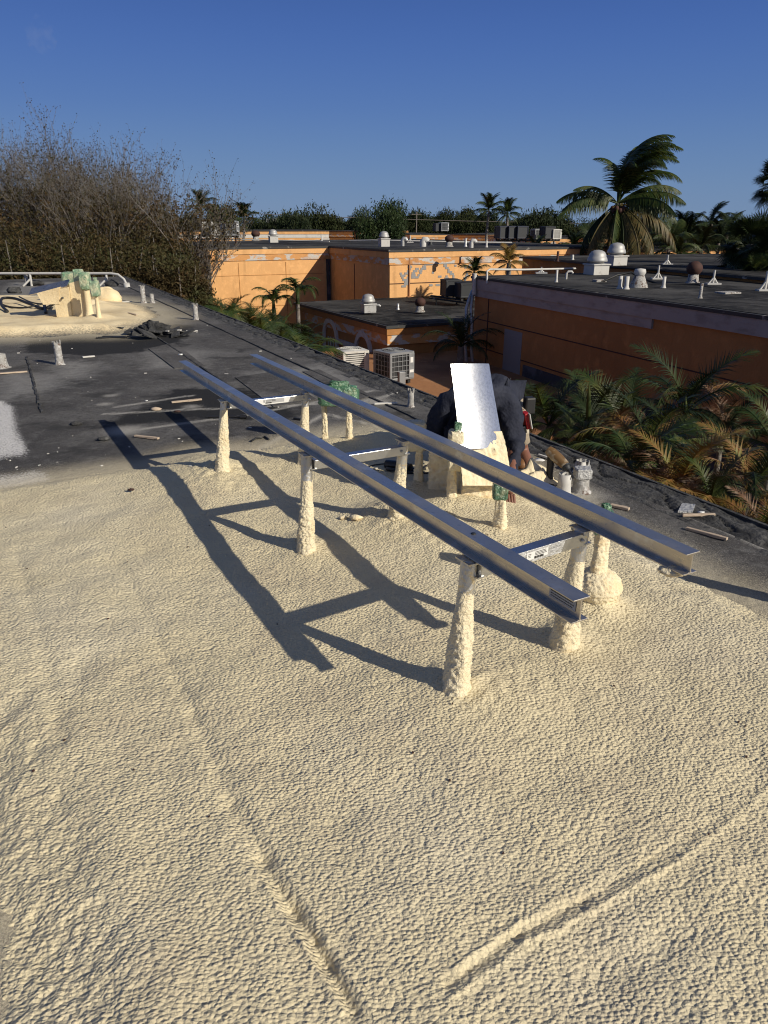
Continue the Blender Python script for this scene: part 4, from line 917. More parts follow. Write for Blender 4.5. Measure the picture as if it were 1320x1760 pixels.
# low arched building
AC_=V2(PY(667,558,27.0)); zlow=-1.72
AL=AC_+U*9.4
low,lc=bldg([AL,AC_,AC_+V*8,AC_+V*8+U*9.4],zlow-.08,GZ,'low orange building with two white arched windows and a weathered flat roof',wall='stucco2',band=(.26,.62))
def arch(t,tc,a0,d,n,z0,zs,w,label=None):
    """arched window: white surround ring, dark recess and mullions; a0 centre on wall, d along wall, n outward"""
    c=a0; r=w/2; prof=[]
    def ring(ri,ro,pr,name,m,par,z0=z0):
        mb=MB(); N=18; pts=[]
        for rr in (ri,ro):
            row=[(-rr,z0)]+[(-rr*math.cos(math.pi*k/N),zs+rr*math.sin(math.pi*k/N)) for k in range(N+1)]+[(rr,z0)]; pts.append(row)
        k=len(pts[0]); vs=[]
        for pr_ in (-.02,pr):
            for row in pts:
                for (s,z) in row: p=c+d*s+n*pr_; vs.append((p.x-tc.x,p.y-tc.y,z-tc.z))
        fs=[]
        for i in range(k-1):
            A=lambda lay,rw,ii: lay*2*k+rw*k+ii
            fs+=[(A(1,0,i),A(1,0,i+1),A(1,1,i+1),A(1,1,i)),(A(0,1,i),A(0,1,i+1),A(1,1,i+1),A(1,1,i)),(A(0,0,i),A(1,0,i),A(1,0,i+1),A(0,0,i+1))]
        mb.add(vs,fs); return mb.build(name,M[m],par)
    f=ring(r,r+.20,.09,'window_surround','white_trim',t)
    mb=MB(); N=18; row=[(-r+.003,z0)]+[((-r+.003)*math.cos(math.pi*k/N),zs+(r-.003)*math.sin(math.pi*k/N)) for k in range(N+1)]+[(r-.003,z0)]
    vs=[]; 
    for (s,z) in row: p=c+d*s+n*.012; vs.append((p.x-tc.x,p.y-tc.y,z-tc.z))
    mb.add(vs,[tuple(range(len(vs)))]); mb.build('recess',M['stucco2'],f)
    for k,(s0,s1) in enumerate(((-r*.55,-.1*r),(-.02*r,.42*r))):
        mb=MB(); p=c+d*((s0+s1)/2)+n*.03; mb.box((p.x-tc.x,p.y-tc.y,(z0+zs-.05)/2-tc.z),(s1-s0,.012,zs-.05-z0),rz=math.atan2(d.y,d.x)); mb.build('pane',M['glass'],f)
        mb=MB(); 
        for s in(s0,s1): p=c+d*s+n*.045; mb.box((p.x-tc.x,p.y-tc.y,(z0+zs)/2-tc.z),(.05,.03,zs-z0),rz=math.atan2(d.y,d.x))
        mb.build('frame',M['white_trim'],f)
nU=-V
a1,_,_=wallpt(570,600,AC_,U); a2,_,_=wallpt(626,610,AC_,U)
arch(low,lc,a1,U,nU,GZ+1.2,-2.78,1.15); arch(low,lc,a2,U,nU,GZ+1.2,-2.92,1.10)
am=(a1+a2)/2; mb=MB(); mb.box((am.x-lc.x-.04,am.y-lc.y-.02,-2.85-lc.z),(.09,(a1-a2).length-1.5,.18),rz=AZ); mb.build('string_course',M['white_trim'],low)

# big shaded building on the right
RA=V2(P(818,474,0)); RB_=V2(P(1320,541,0)); dR=(RB_-RA).normalized(); nR=Vector((-dR.y,dR.x,0)) # nR points right/away
RB=RA+dR*26; 
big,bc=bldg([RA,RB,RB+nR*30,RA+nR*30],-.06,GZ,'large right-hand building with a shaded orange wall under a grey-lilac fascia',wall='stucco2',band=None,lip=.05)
def rw(t0,t1,z0,z1,pr,name,m): return wallbox(big,bc,RA+dR*t0,RA+dR*t1,z0,z1,pr,name,m)
rw(-.06,26,-.42,-.075,.10,'fascia','fascia'); rw(-.03,9.2,-.66,-.425,.06,'worn_band','fascia')
rw(0,26,-1.42,-1.39,.012,'wall_joint','rust'); rw(0,26,-2.35,-2.32,.012,'wall_joint','rust')
rw(1.0,1.04,-3.0,-.6,.02,'wall_joint','rust')
rw(3.5,26,-3.9,-2.45,.03,'dark_band','bluedark'); rw(2.2,3.3,-2.9,-1.5,.013,'grey_patch','patch')
rw(0,26,GZ,-3.91,.035,'base_band','bluedark')  # blue-black of the lower wall carried on down to the ground
# second building behind it
SA=V2(PY(898,447,38.0)); SB=V2(PY(1045,457,30.9)); dS=(SB-SA).normalized(); nS=Vector((-dS.y,dS.x,0))
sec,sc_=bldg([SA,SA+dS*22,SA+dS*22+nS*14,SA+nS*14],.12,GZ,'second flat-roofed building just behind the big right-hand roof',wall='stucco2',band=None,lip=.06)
# sunlit low orange wall behind palm, and orange-coated roof piece
q=PY(1090,447,47); b3,_=bldg([V2(q)+V*-5,V2(q)+V*9,V2(q)+V*9+U*8,V2(q)+V*-5+U*8],.10,GZ,'small sunlit orange building behind the coconut palm',band=(.25,.5))
q=V2(PY(1235,452,40)); b4,_=bldg([q+V*-6,q+V*10,q+V*10+U*7,q+V*-6+U*7],-.35,GZ,'orange-coated low roof under the far right palms',roof='roof_orange',band=None)
# orange low roof
zo=-2.8
ol=[RA+dR*-1.5,RA+dR*10.0,RA+dR*10.0-nR*6.0,AB(4.6,12.5),AB(4.6,31),AC_+U*1.0+V*-.2,AC_+V*6+U*-.05]
lowroof=empty('low_roof',(0,0,GZ),'orange-coated lower roof carrying two condensers between the buildings','roof')
def fan_prism(mb,pts,z0,z1): mb.prism([(p.x,p.y) for p in pts],z0,z1)
ol=[V2(p) for p in ol]
area=sum(ol[i].x*ol[(i+1)%len(ol)].y-ol[(i+1)%len(ol)].x*ol[i].y for i in range(len(ol)))
if area<0: ol=ol[::-1]
mb=MB(); fan_prism(mb,ol,.02,zo-GZ); mb.build('roof_deck',M['roof_orange'],lowroof)
# far rows of buildings
far_specs=[ # px left, px right, Y, ztop, label
 (250,566,92,.95,'pale orange block with white corner trim behind the tall building'),
 (540,625,118,.75,'shaded brown roofline block left of the round tree'),
 (705,772,105,.42,'sunlit orange block right of the round tree'),
 (772,838,112,.35,'shaded block beside the far sunlit orange block'),
 (925,985,84,.30,'pale block below the far rooftop condensers'),
 (1020,1110,90,.2,'distant orange block behind the coconut palm trunk'),
 (-120,30,70,-1.6,'orange building glimpsed through the bare trees')]
for x0,x1,Y,z,l in far_specs:
    a=V2(PY(x0,430,Y)); b=V2(PY(x1,430,Y)); L=(b-a).length
    d=Vector((.985,.17,0)) if 'shaded' not in l else Vector((.9,-.43,0))
    n_=Vector((-d.y,d.x,0)); b=a+d*L
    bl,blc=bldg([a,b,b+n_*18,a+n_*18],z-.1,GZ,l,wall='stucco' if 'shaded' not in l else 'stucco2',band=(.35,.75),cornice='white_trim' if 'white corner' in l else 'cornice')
    if 'white corner' in l:
        mb=MB(); mb.box((b.x-blc.x-.35,b.y-blc.y-.12,(z-.9-blc.z)/2),(.9,.5,z-.9-blc.z),rz=.17); mb.build('corner_pilaster',M['white_trim'],bl)
        for px in (500,545): 
            w,_,_=wallpt(px,405,a,d); arch(bl,blc,w,d,Vector((d.y,-d.x,0)),-2.8,-1.3,2.0)

M['dome']=mat('weathered_spun_aluminium',(.42,.42,.41),.55,.35,var=[(10,(.38,.37,.36),.5,.7,5)])
# ------------------------------------------------------------------ rooftop equipment
SURF={'B':.0,'S':.18,'T':.59,'L':-1.65}
def sit(px,py,Y): return P(px,py,SURF[Y]) if isinstance(Y,str) else PY(px,py,Y)
def dome_vent(px,py,Y,w,label,curb=.33,z=None,dark=False):
    c=sit(px,py,Y); t=empty('roof_vent',c,label,'roof vent')
    mb=MB(); mb.box((0,0,curb/2),(w,w,curb),rz=.35,bev=.01); mb.box((0,0,curb+.012),(w*1.12,w*1.12,.045),rz=.35,bev=.008); mb.build('curb',M['white_paint' if not dark else 'galv_dull'],t)
    r=w*.48; mb=MB(); mb.lathe((0,0,curb+.03),[(z[0]*r,z[1]*w/.62) for z in [(.8,0),(.82,.06),(1.16,.07),(1.18,.12),(1.12,.16),(1.10,.20),(1.0,.22),(.97,.30),(.78,.39),(.45,.44),(0,.46)]],20)
    mb.build('dome',M['dome'],t); return t
dome_vent(1024,472,'B',.62,'domed roof vent on a white curb, nearer of the two on the big right roof')
dome_vent(1057,456,'S',.62,'domed roof vent on a white curb, farther of the two on the right roofs')
dome_vent(633,537,'L',.50,'domed vent on the low arched building roof',curb=.32,dark=True)
dome_vent(470,417,'T',.50,'domed vent on the left half of the tall orange roof',curb=.36)
dome_vent(660,424,'T',.46,'domed vent on the right half of the tall orange roof',curb=.36)
def small_pipe(px,py,Y,h,r,label,m='white_paint',kind='pipe'):
    c=sit(px,py,Y); t=empty('roof_pipe',c,label,'pipe')
    if kind=='pipe': mb=MB(); mb.lathe((0,0,0),[(r*1.7,0),(r*1.2,.05),(r,.1),(r,h),(0,h)],12); mb.build('pipe',M[m],t)
    elif kind=='cone': mb=MB(); mb.lathe((0,0,0),[(r*2.4,0),(r*2.2,.06),(r*1.2,h*.75),(r*.9,h*.8)],14); mb.build('flashing',M['flaky'],t); mb=MB(); mb.lathe((0,0,h*.78),[(r*1.2,0),(r*1.5,.08),(r*1.3,.16),(0,.18)],12); mb.build('cap',M['white_paint'],t)
    elif kind=='turb': mb=MB(); mb.lathe((0,0,0),[(r*1.1,0),(r*.8,.08),(r*.7,h*.5),(0,h*.5)],14); mb.build('neck',M['flaky'],t); blob('turbine_head',(0,0,h*.68),(r*1.15,r*1.15,h*.34),t,'rust',seed=int(px),amp=.06,n=18)
    elif kind=='stand':
        mb=MB(); mb.tube([(0,0,0),(0,0,h)],r,6); mb.tube([(-.15,0,0),(0,0,h*.5)],r*.8,6); mb.tube([(.15,0,0),(0,0,h*.5)],r*.8,6); mb.box((0,0,.02),(.4,.25,.05)); mb.build('bracket',M[m],t)
    elif kind=='elbow': mb=MB(); mb.tube([(0,0,0),(0,0,h*.7),(.05,0,h*.92),(.16,0,h*.9),(.2,0,h*.7)],r,8); mb.build('elbow',M[m],t)
    return t
for a in [(1065,496,'B',.33,.055,'left one of two short white pipes side by side','white_paint','pipe'),(1076,497,'B',.33,.06,'right one of two short white pipes side by side','white_paint','pipe'),
 (1097,494,'B',.42,.11,'cone-flashed capped pipe right of the two white pipes','x','cone'),(1140,495,'B',.30,.045,'single thin white pipe between the cone vent and the rusty turbine','white_paint','pipe'),
 (1190,487,'B',.62,.20,'rusty round turbine vent on a white neck','x','turb'),(1203,513,'B',.34,.035,'thin flaky pipe nearest the big roof edge','flaky','pipe'),
 (956,485,'B',.36,.035,'slim white pipe near the left roof edge of the big roof','white_paint','pipe'),(973,480,'B',.26,.035,'white elbow vent left of the nearer domed vent','white_paint','elbow'),
 (1130,480,'B',.42,.03,'white pipe bracket in the middle of the big roof','white_paint','stand'),(1225,489,'B',.40,.03,'white pipe bracket right of the rusty turbine','white_paint','stand'),(1314,500,'B',.50,.035,'white pipe bracket at the right picture edge','white_paint','stand'),
 (930,470,'B',.22,.03,'low bracket under the white rail near the corner of the big roof','galv_dull','stand'),(958,449,'S',.40,.05,'rusty stub on the second roof left of the domes','rust','pipe'),(984,447,'S',.22,.05,'small white stub on the second roof','white_paint','pipe'),
 (1146,455,'S',.36,.04,'bracket holding a pipe end far back on the right roofs','galv_dull','stand'),
 (722,536,'L',.55,.19,'dark rusty turbine vent on the low arched roof','x','turb'),(684,532,'L',.24,.05,'small pipe stub on the low arched roof','galv_dull','pipe'),(645,534,'L',.24,.05,'tiny elbow beside the domed vent on the low roof','galv_dull','elbow'),
 (440,414,'T',.65,.26,'dark round vent left on the tall orange roof','x','turb'),(692,423,'T',.40,.10,'short grey vent right of the right-hand dome','galv_dull','elbow'),(705,417,'T',.40,.04,'thin white stand on the tall roof','white_paint','stand'),
 (727,424,'T',.35,.16,'white gooseneck on the tall roof','white_paint','elbow'),(740,422,'T',.30,.10,'dark square stub on the tall roof','ac_dark','pipe'),(772,424,'T',.55,.20,'dark turbine in the middle of the right tall roof','x','turb'),
 (800,424,'T',.40,.06,'slim upright pipe near the right of the tall roof','galv_dull','pipe'),(810,426,'T',.35,.10,'pale elbow pair member near the right of the tall roof','white_paint','elbow'),(836,425,'T',.30,.05,'white stub nearest the dark tanks','white_paint','pipe'),
 (553,415,'T',.4,.05,'small white stub between the tall roof rails','white_paint','pipe'),(400,414,'T',.35,.04,'thin white stub under the left condensers','white_paint','pipe')]:
    small_pipe(*a[:6],m=a[6],kind=a[7])
def line_obj(name,pts,r,m,label,cat): mb=MB(); mb.tube(pts,r,6); return mb.build(name,M[m],label=label,cat=cat)
line_obj('rail_pipe',[PY(837,488,25.3),PY(837,466,25.5),PY(842,463,25.6),PY(900,463.5,26.3),PY(989,461.5,28)],.035,'white_paint','white pipe rail along the left edge of the big right roof','pipe')
line_obj('rail_pipe',[PY(600,414,43),PY(640,413,42),PY(705,414,41),PY(790,416,41),PY(880,417,41)],.04,'white_paint','white pipe running across the right tall roof','pipe')
line_obj('rail_pipe',[PY(325,411,51),PY(430,412,50),PY(520,414,49),PY(566,415,48)],.04,'white_paint','pale pipe running across the left tall roof','pipe')
line_obj('roof_cable',[PY(x,y,D) for x,y,D in ((1010,488,23.5),(1035,484,23.5),(1060,473,23.6),(1085,468,23.8),(1100,478,23.5),(1130,487,23),(1160,491,22.5),(1200,488,22.5),(1240,499,21.5),(1290,505,21),(1330,507,20.5))],.035,'black','black cable arching over the big right roof','cable')
line_obj('roof_cable',[PY(x,y,D) for x,y,D in ((1110,489,22.5),(1150,489,22.3),(1200,489,22.3),(1250,502,20.5),(1275,500,20.8),(1300,503,20.5),(1330,511,20))],.03,'black','second black cable lying toward the right picture edge','cable')
line_obj('roof_cable',[PY(x,y,D) for x,y,D in ((1045,459,29),(1100,462,28),(1160,466,27),(1240,476,25.5),(1330,484,24.5))],.05,'black','thick dark pipe along the back of the big right roof','cable')
mb=MB(); c=PY(1250,509,19.6); mb.box((0,0,.05),(.5,.4,.12),rz=.3,bev=.02); o=mb.build('curb_block',M['flaky'],label='low tarred block with white rim on the big right roof',cat='curb'); o.location=c
mb=MB(); c=PY(1030,485,23.6); mb.box((0,0,.04),(.36,.25,.08),rz=.3,bev=.02); o=mb.build('curb_block',M['flaky'],label='small tarred block left where the arching cable starts',cat='curb'); o.location=c
cp=empty('conduit_pair',V2(PY(803,620,26.4))+Vector((0,0,GZ)),'pair of grey conduits hanging down the corner of the big right building','conduit')
for dx in (-2,8):
    pts=[PY(812+dx*.2,500,26.9),PY(808+dx*.5,512,26.2),PY(803+dx*.8,530,26.0),PY(803+dx,560,25.9),PY(802+dx,600,25.9),PY(806+dx*1.1,650,25.8)]
    mb=MB(); mb.tube([p-cp.location for p in pts],.055,8); mb.build('conduit',M['galv_dull'],cp)
mb=MB(); mb.tube([PY(816,470,26.2)-cp.location,PY(815,500,26.2)-cp.location,PY(815,506,26.2)-cp.location],.07,8); mb.build('white_stub',M['white_paint'],cp)

# condensers
def condenser(w,d,h,style,c,label,rz=0,group=None):
    t=empty('condenser',c,label,'air conditioner',rz=rz,group=group); body={'w':'ac_white','g':'ac_grey','d':'ac_dark','n':'ac_navy'}[style]
    mb=MB(); mb.box((0,0,h/2),(w*.93,d*.93,h*.96)); mb.build('coil',M['ac_dark'],t)
    mb=MB(); mb.box((0,0,.04),(w,d,.08),bev=.02); mb.build('base_pan',M[body],t)
    for sx in(-1,1):
        for sy in(-1,1): mb=MB(); mb.box((sx*(w/2-.045),sy*(d/2-.045),h/2),(.09,.09,h-.1),bev=.03); mb.build('corner_post',M[body],t)
    mb=MB(); 
    N=24; ro=.40*min(w,d); zz=h
    sq=[]; ci=[]
    for k in range(N):
        a=2*math.pi*k/N; ca,sa=math.cos(a),math.sin(a); m=max(abs(ca)/(w/2),abs(sa)/(d/2)); sq.append((ca/m*.995,sa/m*.995,zz)); ci.append((ca*ro,sa*ro,zz+.02))
    lo=[(x,y,zz-.07) for x,y,_ in sq]; dn=[(x,y,zz-.10) for x,y,_ in ci]
    vs=lo+sq+ci+dn; fs=[(r*N+k,r*N+(k+1)%N,(r+1)*N+(k+1)%N,(r+1)*N+k) for r in range(3) for k in range(N)]
    mb.add(vs,fs); tp=mb.build('top_cover',M[body],t)
    mb=MB(); mb.lathe((0,0,h-.02),[(ro*1.0,-.08),(ro,.0),(0,.0)],24); mb.build('fan_well',M['ac_dark'],tp)
    g=MB()
    for r in (.25,.45,.65,.85,1.0): g.tube([(ro*r*math.cos(a),ro*r*math.sin(a),h+.025) for a in [i*math.pi/10 for i in range(21)]],.006,4,cap=False)
    for a in range(6): g.tube([(0,0,h+.03),(ro*math.cos(a*math.pi/3),ro*math.sin(a*math.pi/3),h+.025)],.007,4)
    o=g.build('fan_guard',M[body],tp); o['kind']='stuff'
    for k in range(4): mb=MB(); a=k*math.pi/2; mb.box((ro*.45*math.cos(a),ro*.45*math.sin(a),h-.005),(ro*.8,ro*.3,.01),rz=a); mb.build('fan_blade',M['black'],tp)
    n=10 if style=='w' else 5
    if style in 'wg':
        proto=None
        for i in range(n):
            z=.14+(h-.26)*i/(n-1)
            mb=MB(); th=.032 if style=='w' else .016
            mb.box((0,-d/2+.01,0),(w*.86,.02,th)); mb.box((0,d/2-.01,0),(w*.86,.02,th)); mb.box((-w/2+.01,0,0),(.02,d*.86,th)); mb.box((w/2-.01,0,0),(.02,d*.86,th))
            me=proto or mb.mesh('louvre',M[body]); proto=me; o=link('louvre',me,t); o.location=(0,0,z)
        if style=='g':
            for k in range(-2,3):
                mb=MB(); mb.box((k*w*.17,-d/2+.008,h/2),(.014,.014,h*.82)); mb.build('grille_bar',M[body],t)
                mb=MB(); mb.box((-w/2+.008,k*d*.17,h/2),(.014,.014,h*.82)); mb.build('grille_bar',M[body],t)
            mb=MB(); mb.box((w/2-.10,-d/2-.001,h/2),(.20,.03,h*.88),bev=.01); mb.build('service_panel',M[body],t)
            for z,hh,s in((h*.70,.16,.10),(h*.30,.08,.14)): mb=MB(); mb.box((w/2-.10,-d/2-.018,z),(s,.004,hh)); mb.build('sticker',M['sticker'],t)
            mb=MB(); mb.box((-w/2-.003,0,h*.72),(.006,.26,.06),bev=.002); mb.build('name_badge',M['ac_dark'],t)
        else:
            mb=MB(); mb.box((w/2-.08,-d/2-.001,h/2),(.16,.03,h*.9),bev=.01); mb.build('service_panel',M[body],t)
            mb=MB(); mb.box((w/2-.08,-d/2-.018,h*.88),(.07,.004,.03)); mb.build('name_badge',M['ac_navy'],t)
    for sx in(-1,1):
        for sy in(-1,1): mb=MB(); mb.box((sx*w*.36,sy*d*.36,-.06),(.10,.10,.12)); mb.build('foot',M['black'],t)
    return t
c=P(604,652,zo); condenser(.84,.84,.78,'w',(c.x,c.y,zo+.14),'cream condenser with horizontal louvres, left one on the orange roof',rz=.42)
c=P(676,652,zo+.1); condenser(.88,.88,.82,'g',(c.x,c.y,zo+.14),'grey condenser with stickers and round fan grille, right one on the orange roof',rz=.62)
mb=MB(); c=P(690,668,zo+.1); mb.box((0,0,.30),(.20,.12,.36),rz=.5,bev=.01); mb.box((0,0,.06),(.05,.05,.2)); o=mb.build('disconnect_box',M['ac_grey'],label='small grey disconnect box in front of the grey condenser',cat='electrical box'); o.location=c
line_obj('insulated_line',[PY(x,y,D) for x,y,D in ((697,652,25),(706,646,25),(714,648,25),(719,655,24.9),(717,664,24.8),(712,676,24.7))],.045,'black','black insulated pipe looping from the grey condenser','pipe')
line_obj('copper_line',[PY(x,y,24.6) for x,y in ((712,674),(716,664),(719,658))],.02,'roof_orange','thin orange pipe end by the looping black pipe','pipe')
line_obj('copper_line',[PY(632,633,26.2),PY(650,634,26),PY(740,628,26.6)],.025,'roof_orange','thin orange pipe running between and behind the two condensers','pipe')
c=sit(774,520,'L')+Vector((0,0,.3)); condenser(.75,.75,.70,'d',c,'dark condenser, left of the pair on the low arched building roof',rz=.3)
c=sit(799,523,'L')+Vector((0,0,.3)); condenser(.75,.75,.62,'d',c,'dark condenser, right of the pair on the low arched building roof',rz=.3)
mb=MB(); 
for a,b in (((740,508),(812,518)),((738,512),(812,522))): mb.tube([PY(*a,34.5),PY(*b,33.5)],.04,6)
for x,y in((750,513),(785,520),(810,522)): q=PY(x,y,34); mb.tube([q,q-Vector((0,0,.4))],.04,6)
mb.build('equipment_rack',M['roof_lip'],label='dark steel rack under the pair of condensers',cat='rack')
far_ac=[(358,404,50,.80,'w','whitish condenser farthest left on the tall roof'),(372,405,49,.75,'w','pale condenser second from left on the tall roof'),(386,404,50,.85,'d','dark condenser between the pale one and the grey one on the tall roof'),(398,405,49,.88,'g','grey condenser at the right end of the tall roof group'),
 (463,389,120,1.1,'g','small far condenser above the pale block, left of three'),(474,389,120,1.1,'w','small far condenser above the pale block, middle of three'),(486,389,122,1.1,'w','small far condenser above the pale block, right of three'),
 (752,397,106,1.0,'d','tiny far condenser on the sunlit block beyond the round tree'),(762,397,106,1.1,'g','tiny far condenser, right neighbour on the sunlit block'),(583,386,150,1.2,'d','tiny condenser on the far brown roofline'),
 (863,410,75,1.15,'n','leftmost of the large navy units on legs'),(878,410,75,1.15,'n','navy unit between the other two navy units'),(893,410,75,1.15,'n','rightmost of the large navy units on legs'),
 (922,411,76,.95,'g','grey condenser right of the navy units'),(940,410,74,1.1,'d','dark condenser with lit side at the right of the navy group'),(953,411,74,.9,'w','white-sided box unit right of the dark condenser')]
for px,py,Y,w,s,l in far_ac:
    c=PY(px,py,Y); condenser(w,w,w*.95,s,c,l,rz=.35)
mb=MB()
for x in range(856,962,12): q=PY(x,411,75); mb.tube([q,q-Vector((0,0,2.0))],.08,5)
mb.tube([PY(852,413,75),PY(962,413,75)],.10,5); mb.build('equipment_rack',M['roof_lip'],label='long dark rack on legs carrying the navy units',cat='rack')
q=V2(PY(850,412,73)); bl,_=bldg([q,q+Vector((8,0,0)),q+Vector((8,9,0)),q+Vector((0,9,0))],-1.0,GZ,'dark roof block under the rack of navy units',band=None,wall='stucco2')
mb=MB(); 
for x in(345,365,385,405): q=PY(x,405,50); mb.tube([q,q-Vector((0,0,.45))],.06,5)
mb.tube([PY(340,405,50),PY(410,406,49)],.06,5); mb.build('equipment_rack',M['rust'],label='rusty rack under the four condensers on the tall roof',cat='rack')

# ================================================================== palms
def frond_mesh(name,L,pitch,droop,nl,lw,ll,m,stem=.014,seed=0,hang=.45,wind=0.0,seg=2,up=.25):
    """pinnate frond along +X; pitch start angle, droop total bend; wind pushes leaflets to +Y"""
    rd=random.Random(seed); mb=MB(); n=18; pts=[];a=pitch;p=Vector((0,0,0)); tang=[]
    for i in range(n+1):
        pts.append(p.copy()); t=Vector((math.cos(a),0,math.sin(a))); tang.append(t); p=p+t*(L/n); a-=droop/n*(.5+1.1*i/n)
    side=[Vector((0,wind*.25*(i/n)**2*L,0)) for i in range(n+1)]
    pts=[q+s for q,s in zip(pts,side)]
    mb.tube(pts,[stem*(1-.8*i/n) for i in range(n+1)],5,cap=False)
    st=.16
    for k in range(nl):
        s=st+(1-st)*(k/(nl-1)); f=s*n; i=min(int(f),n-1); q=pts[i].lerp(pts[i+1],f-i); t=tang[i]
        up_=Vector((0,1,0)).cross(t)*-1; up_=Vector((-t.z,0,t.x))
        ln=ll*(math.sin(math.pi*(.12+.86*s))**.7)*rd.uniform(.85,1.08)
        for sd in(-1,1):
            y=Vector((0,sd,0)); 
            if wind: y=(y+Vector((0,wind,0))*.9)
            d=(y*(.8)+t*(.55+.5*s)+up_*up*rd.uniform(.6,1.3)).normalized()
            w=lw*rd.uniform(.8,1.15); wv=t*w*.5
            pp=q; vs=[pp-wv,pp+wv]; dd=d.copy()
            for g in range(seg):
                dd=(dd+Vector((0,wind*.4,-hang*rd.uniform(.6,1.4)))).normalized(); pp=pp+dd*(ln/seg)
                wf=(1-(g+1)/seg)*.9
                if g<seg-1: vs+= [pp-wv*wf,pp+wv*wf]
                else: vs+=[pp]
            fs=[(2*g,2*g+1,2*g+3,2*g+2) for g in range(seg-1)]; b=2*(seg-1); fs.append((b,b+1,b+2)); mb.add(vs,fs)
    return mb.mesh(name,M[m])
def palm(loc,h,fronds,label,lean=(0,0),trunk_r=.07,trunk=True,meshes=None,scale=1,group=None,tm='bark',crownshaft=False,cat='palm tree',name='palm_tree',seed=0):
    """fronds: list of (yaw, mesh, scale, roll)"""
    t=empty(name,loc,label,cat,group=group); rd=random.Random(seed)
    if trunk:
        mb=MB(); k=12; pts=[(lean[0]*(i/k)**1.5,lean[1]*(i/k)**1.5,h*i/k) for i in range(k+1)]
        mb.tube(pts,[trunk_r*(1.25-.4*i/k)*(1+.06*(i%2)) for i in range(k+1)],10); mb.build('trunk',M[tm],t)
        if crownshaft: mb=MB(); mb.tube([(lean[0],lean[1],h-.05),(lean[0],lean[1],h+.45)],[trunk_r*1.0,trunk_r*.5],10); mb.build('crownshaft',M['palm_green'],t)
    for (yaw,me,sc,roll) in fronds:
        o=link('frond',me,t); o.location=(lean[0],lean[1],h+(.35 if crownshaft else 0)); o.rotation_euler=Euler((roll,0,yaw),'XYZ'); o.scale=(sc,sc,sc)
    return t
FR={}
def fr(k): return FR[k]
for m,tagm in (('palm_green','g'),('palm_yellow','y'),('palm_dry','d'),('palm_dark','k')):
    FR[tagm+'up']=frond_mesh('frond',1.5,R(78),R(70),42,.032,.42,m,seed=1,hang=.22,up=.35)
    FR[tagm+'mid']=frond_mesh('frond',1.7,R(55),R(105),46,.034,.46,m,seed=2,hang=.35)
    FR[tagm+'low']=frond_mesh('frond',1.6,R(25),R(100),44,.034,.44,m,seed=3,hang=.55,up=.1)
    FR[tagm+'hang']=frond_mesh('frond',1.4,R(5),R(85),40,.030,.38,m,seed=4,hang=.8,up=0)
for m,tagm in (('palm_green','G'),('palm_yellow','Y'),('palm_dark','K')):
    FR[tagm+'up']=frond_mesh('frond',1.5,R(78),R(70),24,.06,.46,m,seed=1,hang=.22,up=.35)
    FR[tagm+'mid']=frond_mesh('frond',1.7,R(55),R(105),26,.065,.50,m,seed=2,hang=.35)
    FR[tagm+'low']=frond_mesh('frond',1.6,R(25),R(100),24,.065,.48,m,seed=3,hang=.55,up=.1)
    FR[tagm+'hang']=frond_mesh('frond',1.4,R(5),R(85),22,.06,.42,m,seed=4,hang=.8,up=0)
def clump(seed,n,mix,smin=.8,smax=1.15,bias=None):
    rd=random.Random(seed); out=[]
    for i in range(n):
        yaw=i*2.4+rd.uniform(-.35,.35); 
        kind=('up','mid','mid','low','hang')[int(i/n*5)]
        if bias is not None and rd.random()<.5: yaw=bias+rd.gauss(0,.7)
        out.append((yaw,FR[rd.choice(mix)+kind],rd.uniform(smin,smax),rd.uniform(-.35,.35)))
    return out
gard=[ # px,py crown base, Y, scale, mix, n, label
 (945,680,11.5,1.0,'ggky',16,'areca palm with dry tips just right of the worker, against the orange roof'),
 (1010,690,11.2,1.0,'gdky',16,'palm with white-glinting dead fronds left of the garden row\'s middle'),
 (1075,700,11.0,1.1,'gykk',17,'broad green palm in the middle of the garden row'),
 (1110,735,9.2,.85,'ykgd',14,'palm whose drooping dry fronds hang in the centre of the garden'),
 (1180,655,12.2,1.15,'ggky',15,'tallest garden palm, arching against the shaded wall'),
 (1245,700,11.8,.9,'kkdy',13,'dark half-hidden palm below the tall arching one'),
 (1090,760,8.6,.75,'gkyg',13,'short green palm pressed against our roof edge near the pipe stubs'),
 (1165,800,7.9,.8,'yydk',14,'yellowing palm with upright golden fronds'),
 (1225,830,7.4,.75,'dykg',13,'dry-leaved palm low behind the roof edge'),
 (1290,790,8.0,.85,'yggk',14,'palm at the right picture edge with pale thin leaflets'),
 (1310,870,6.9,.65,'ydkg',13,'lowest palm fan at the right edge of the picture'),
 (1335,720,10.5,.9,'kkgd',12,'dark palm mostly outside the right edge'),
 (985,740,9.8,.75,'gkdg',13,'low green palm between the worker and the pipe stubs'),
 (1150,720,10.4,.8,'kkgd',12,'shadowed palm behind the yellowing one'),
 (1040,720,10.0,.8,'kgdg',13,'shadowed palm left of the centre palm'),]
for i,(px,py,Y,sc,mix,n,l) in enumerate(gard):
    c=PY(px,py+28,Y); sc*=.88; base=Vector((c.x,c.y,GZ)); palm(base,c.z-GZ-.25*sc,clump(i+30,n,mix,.7*sc,1.05*sc),l,group='palms in the garden beside the big building',trunk_r=.05,lean=(0,0),seed=i)
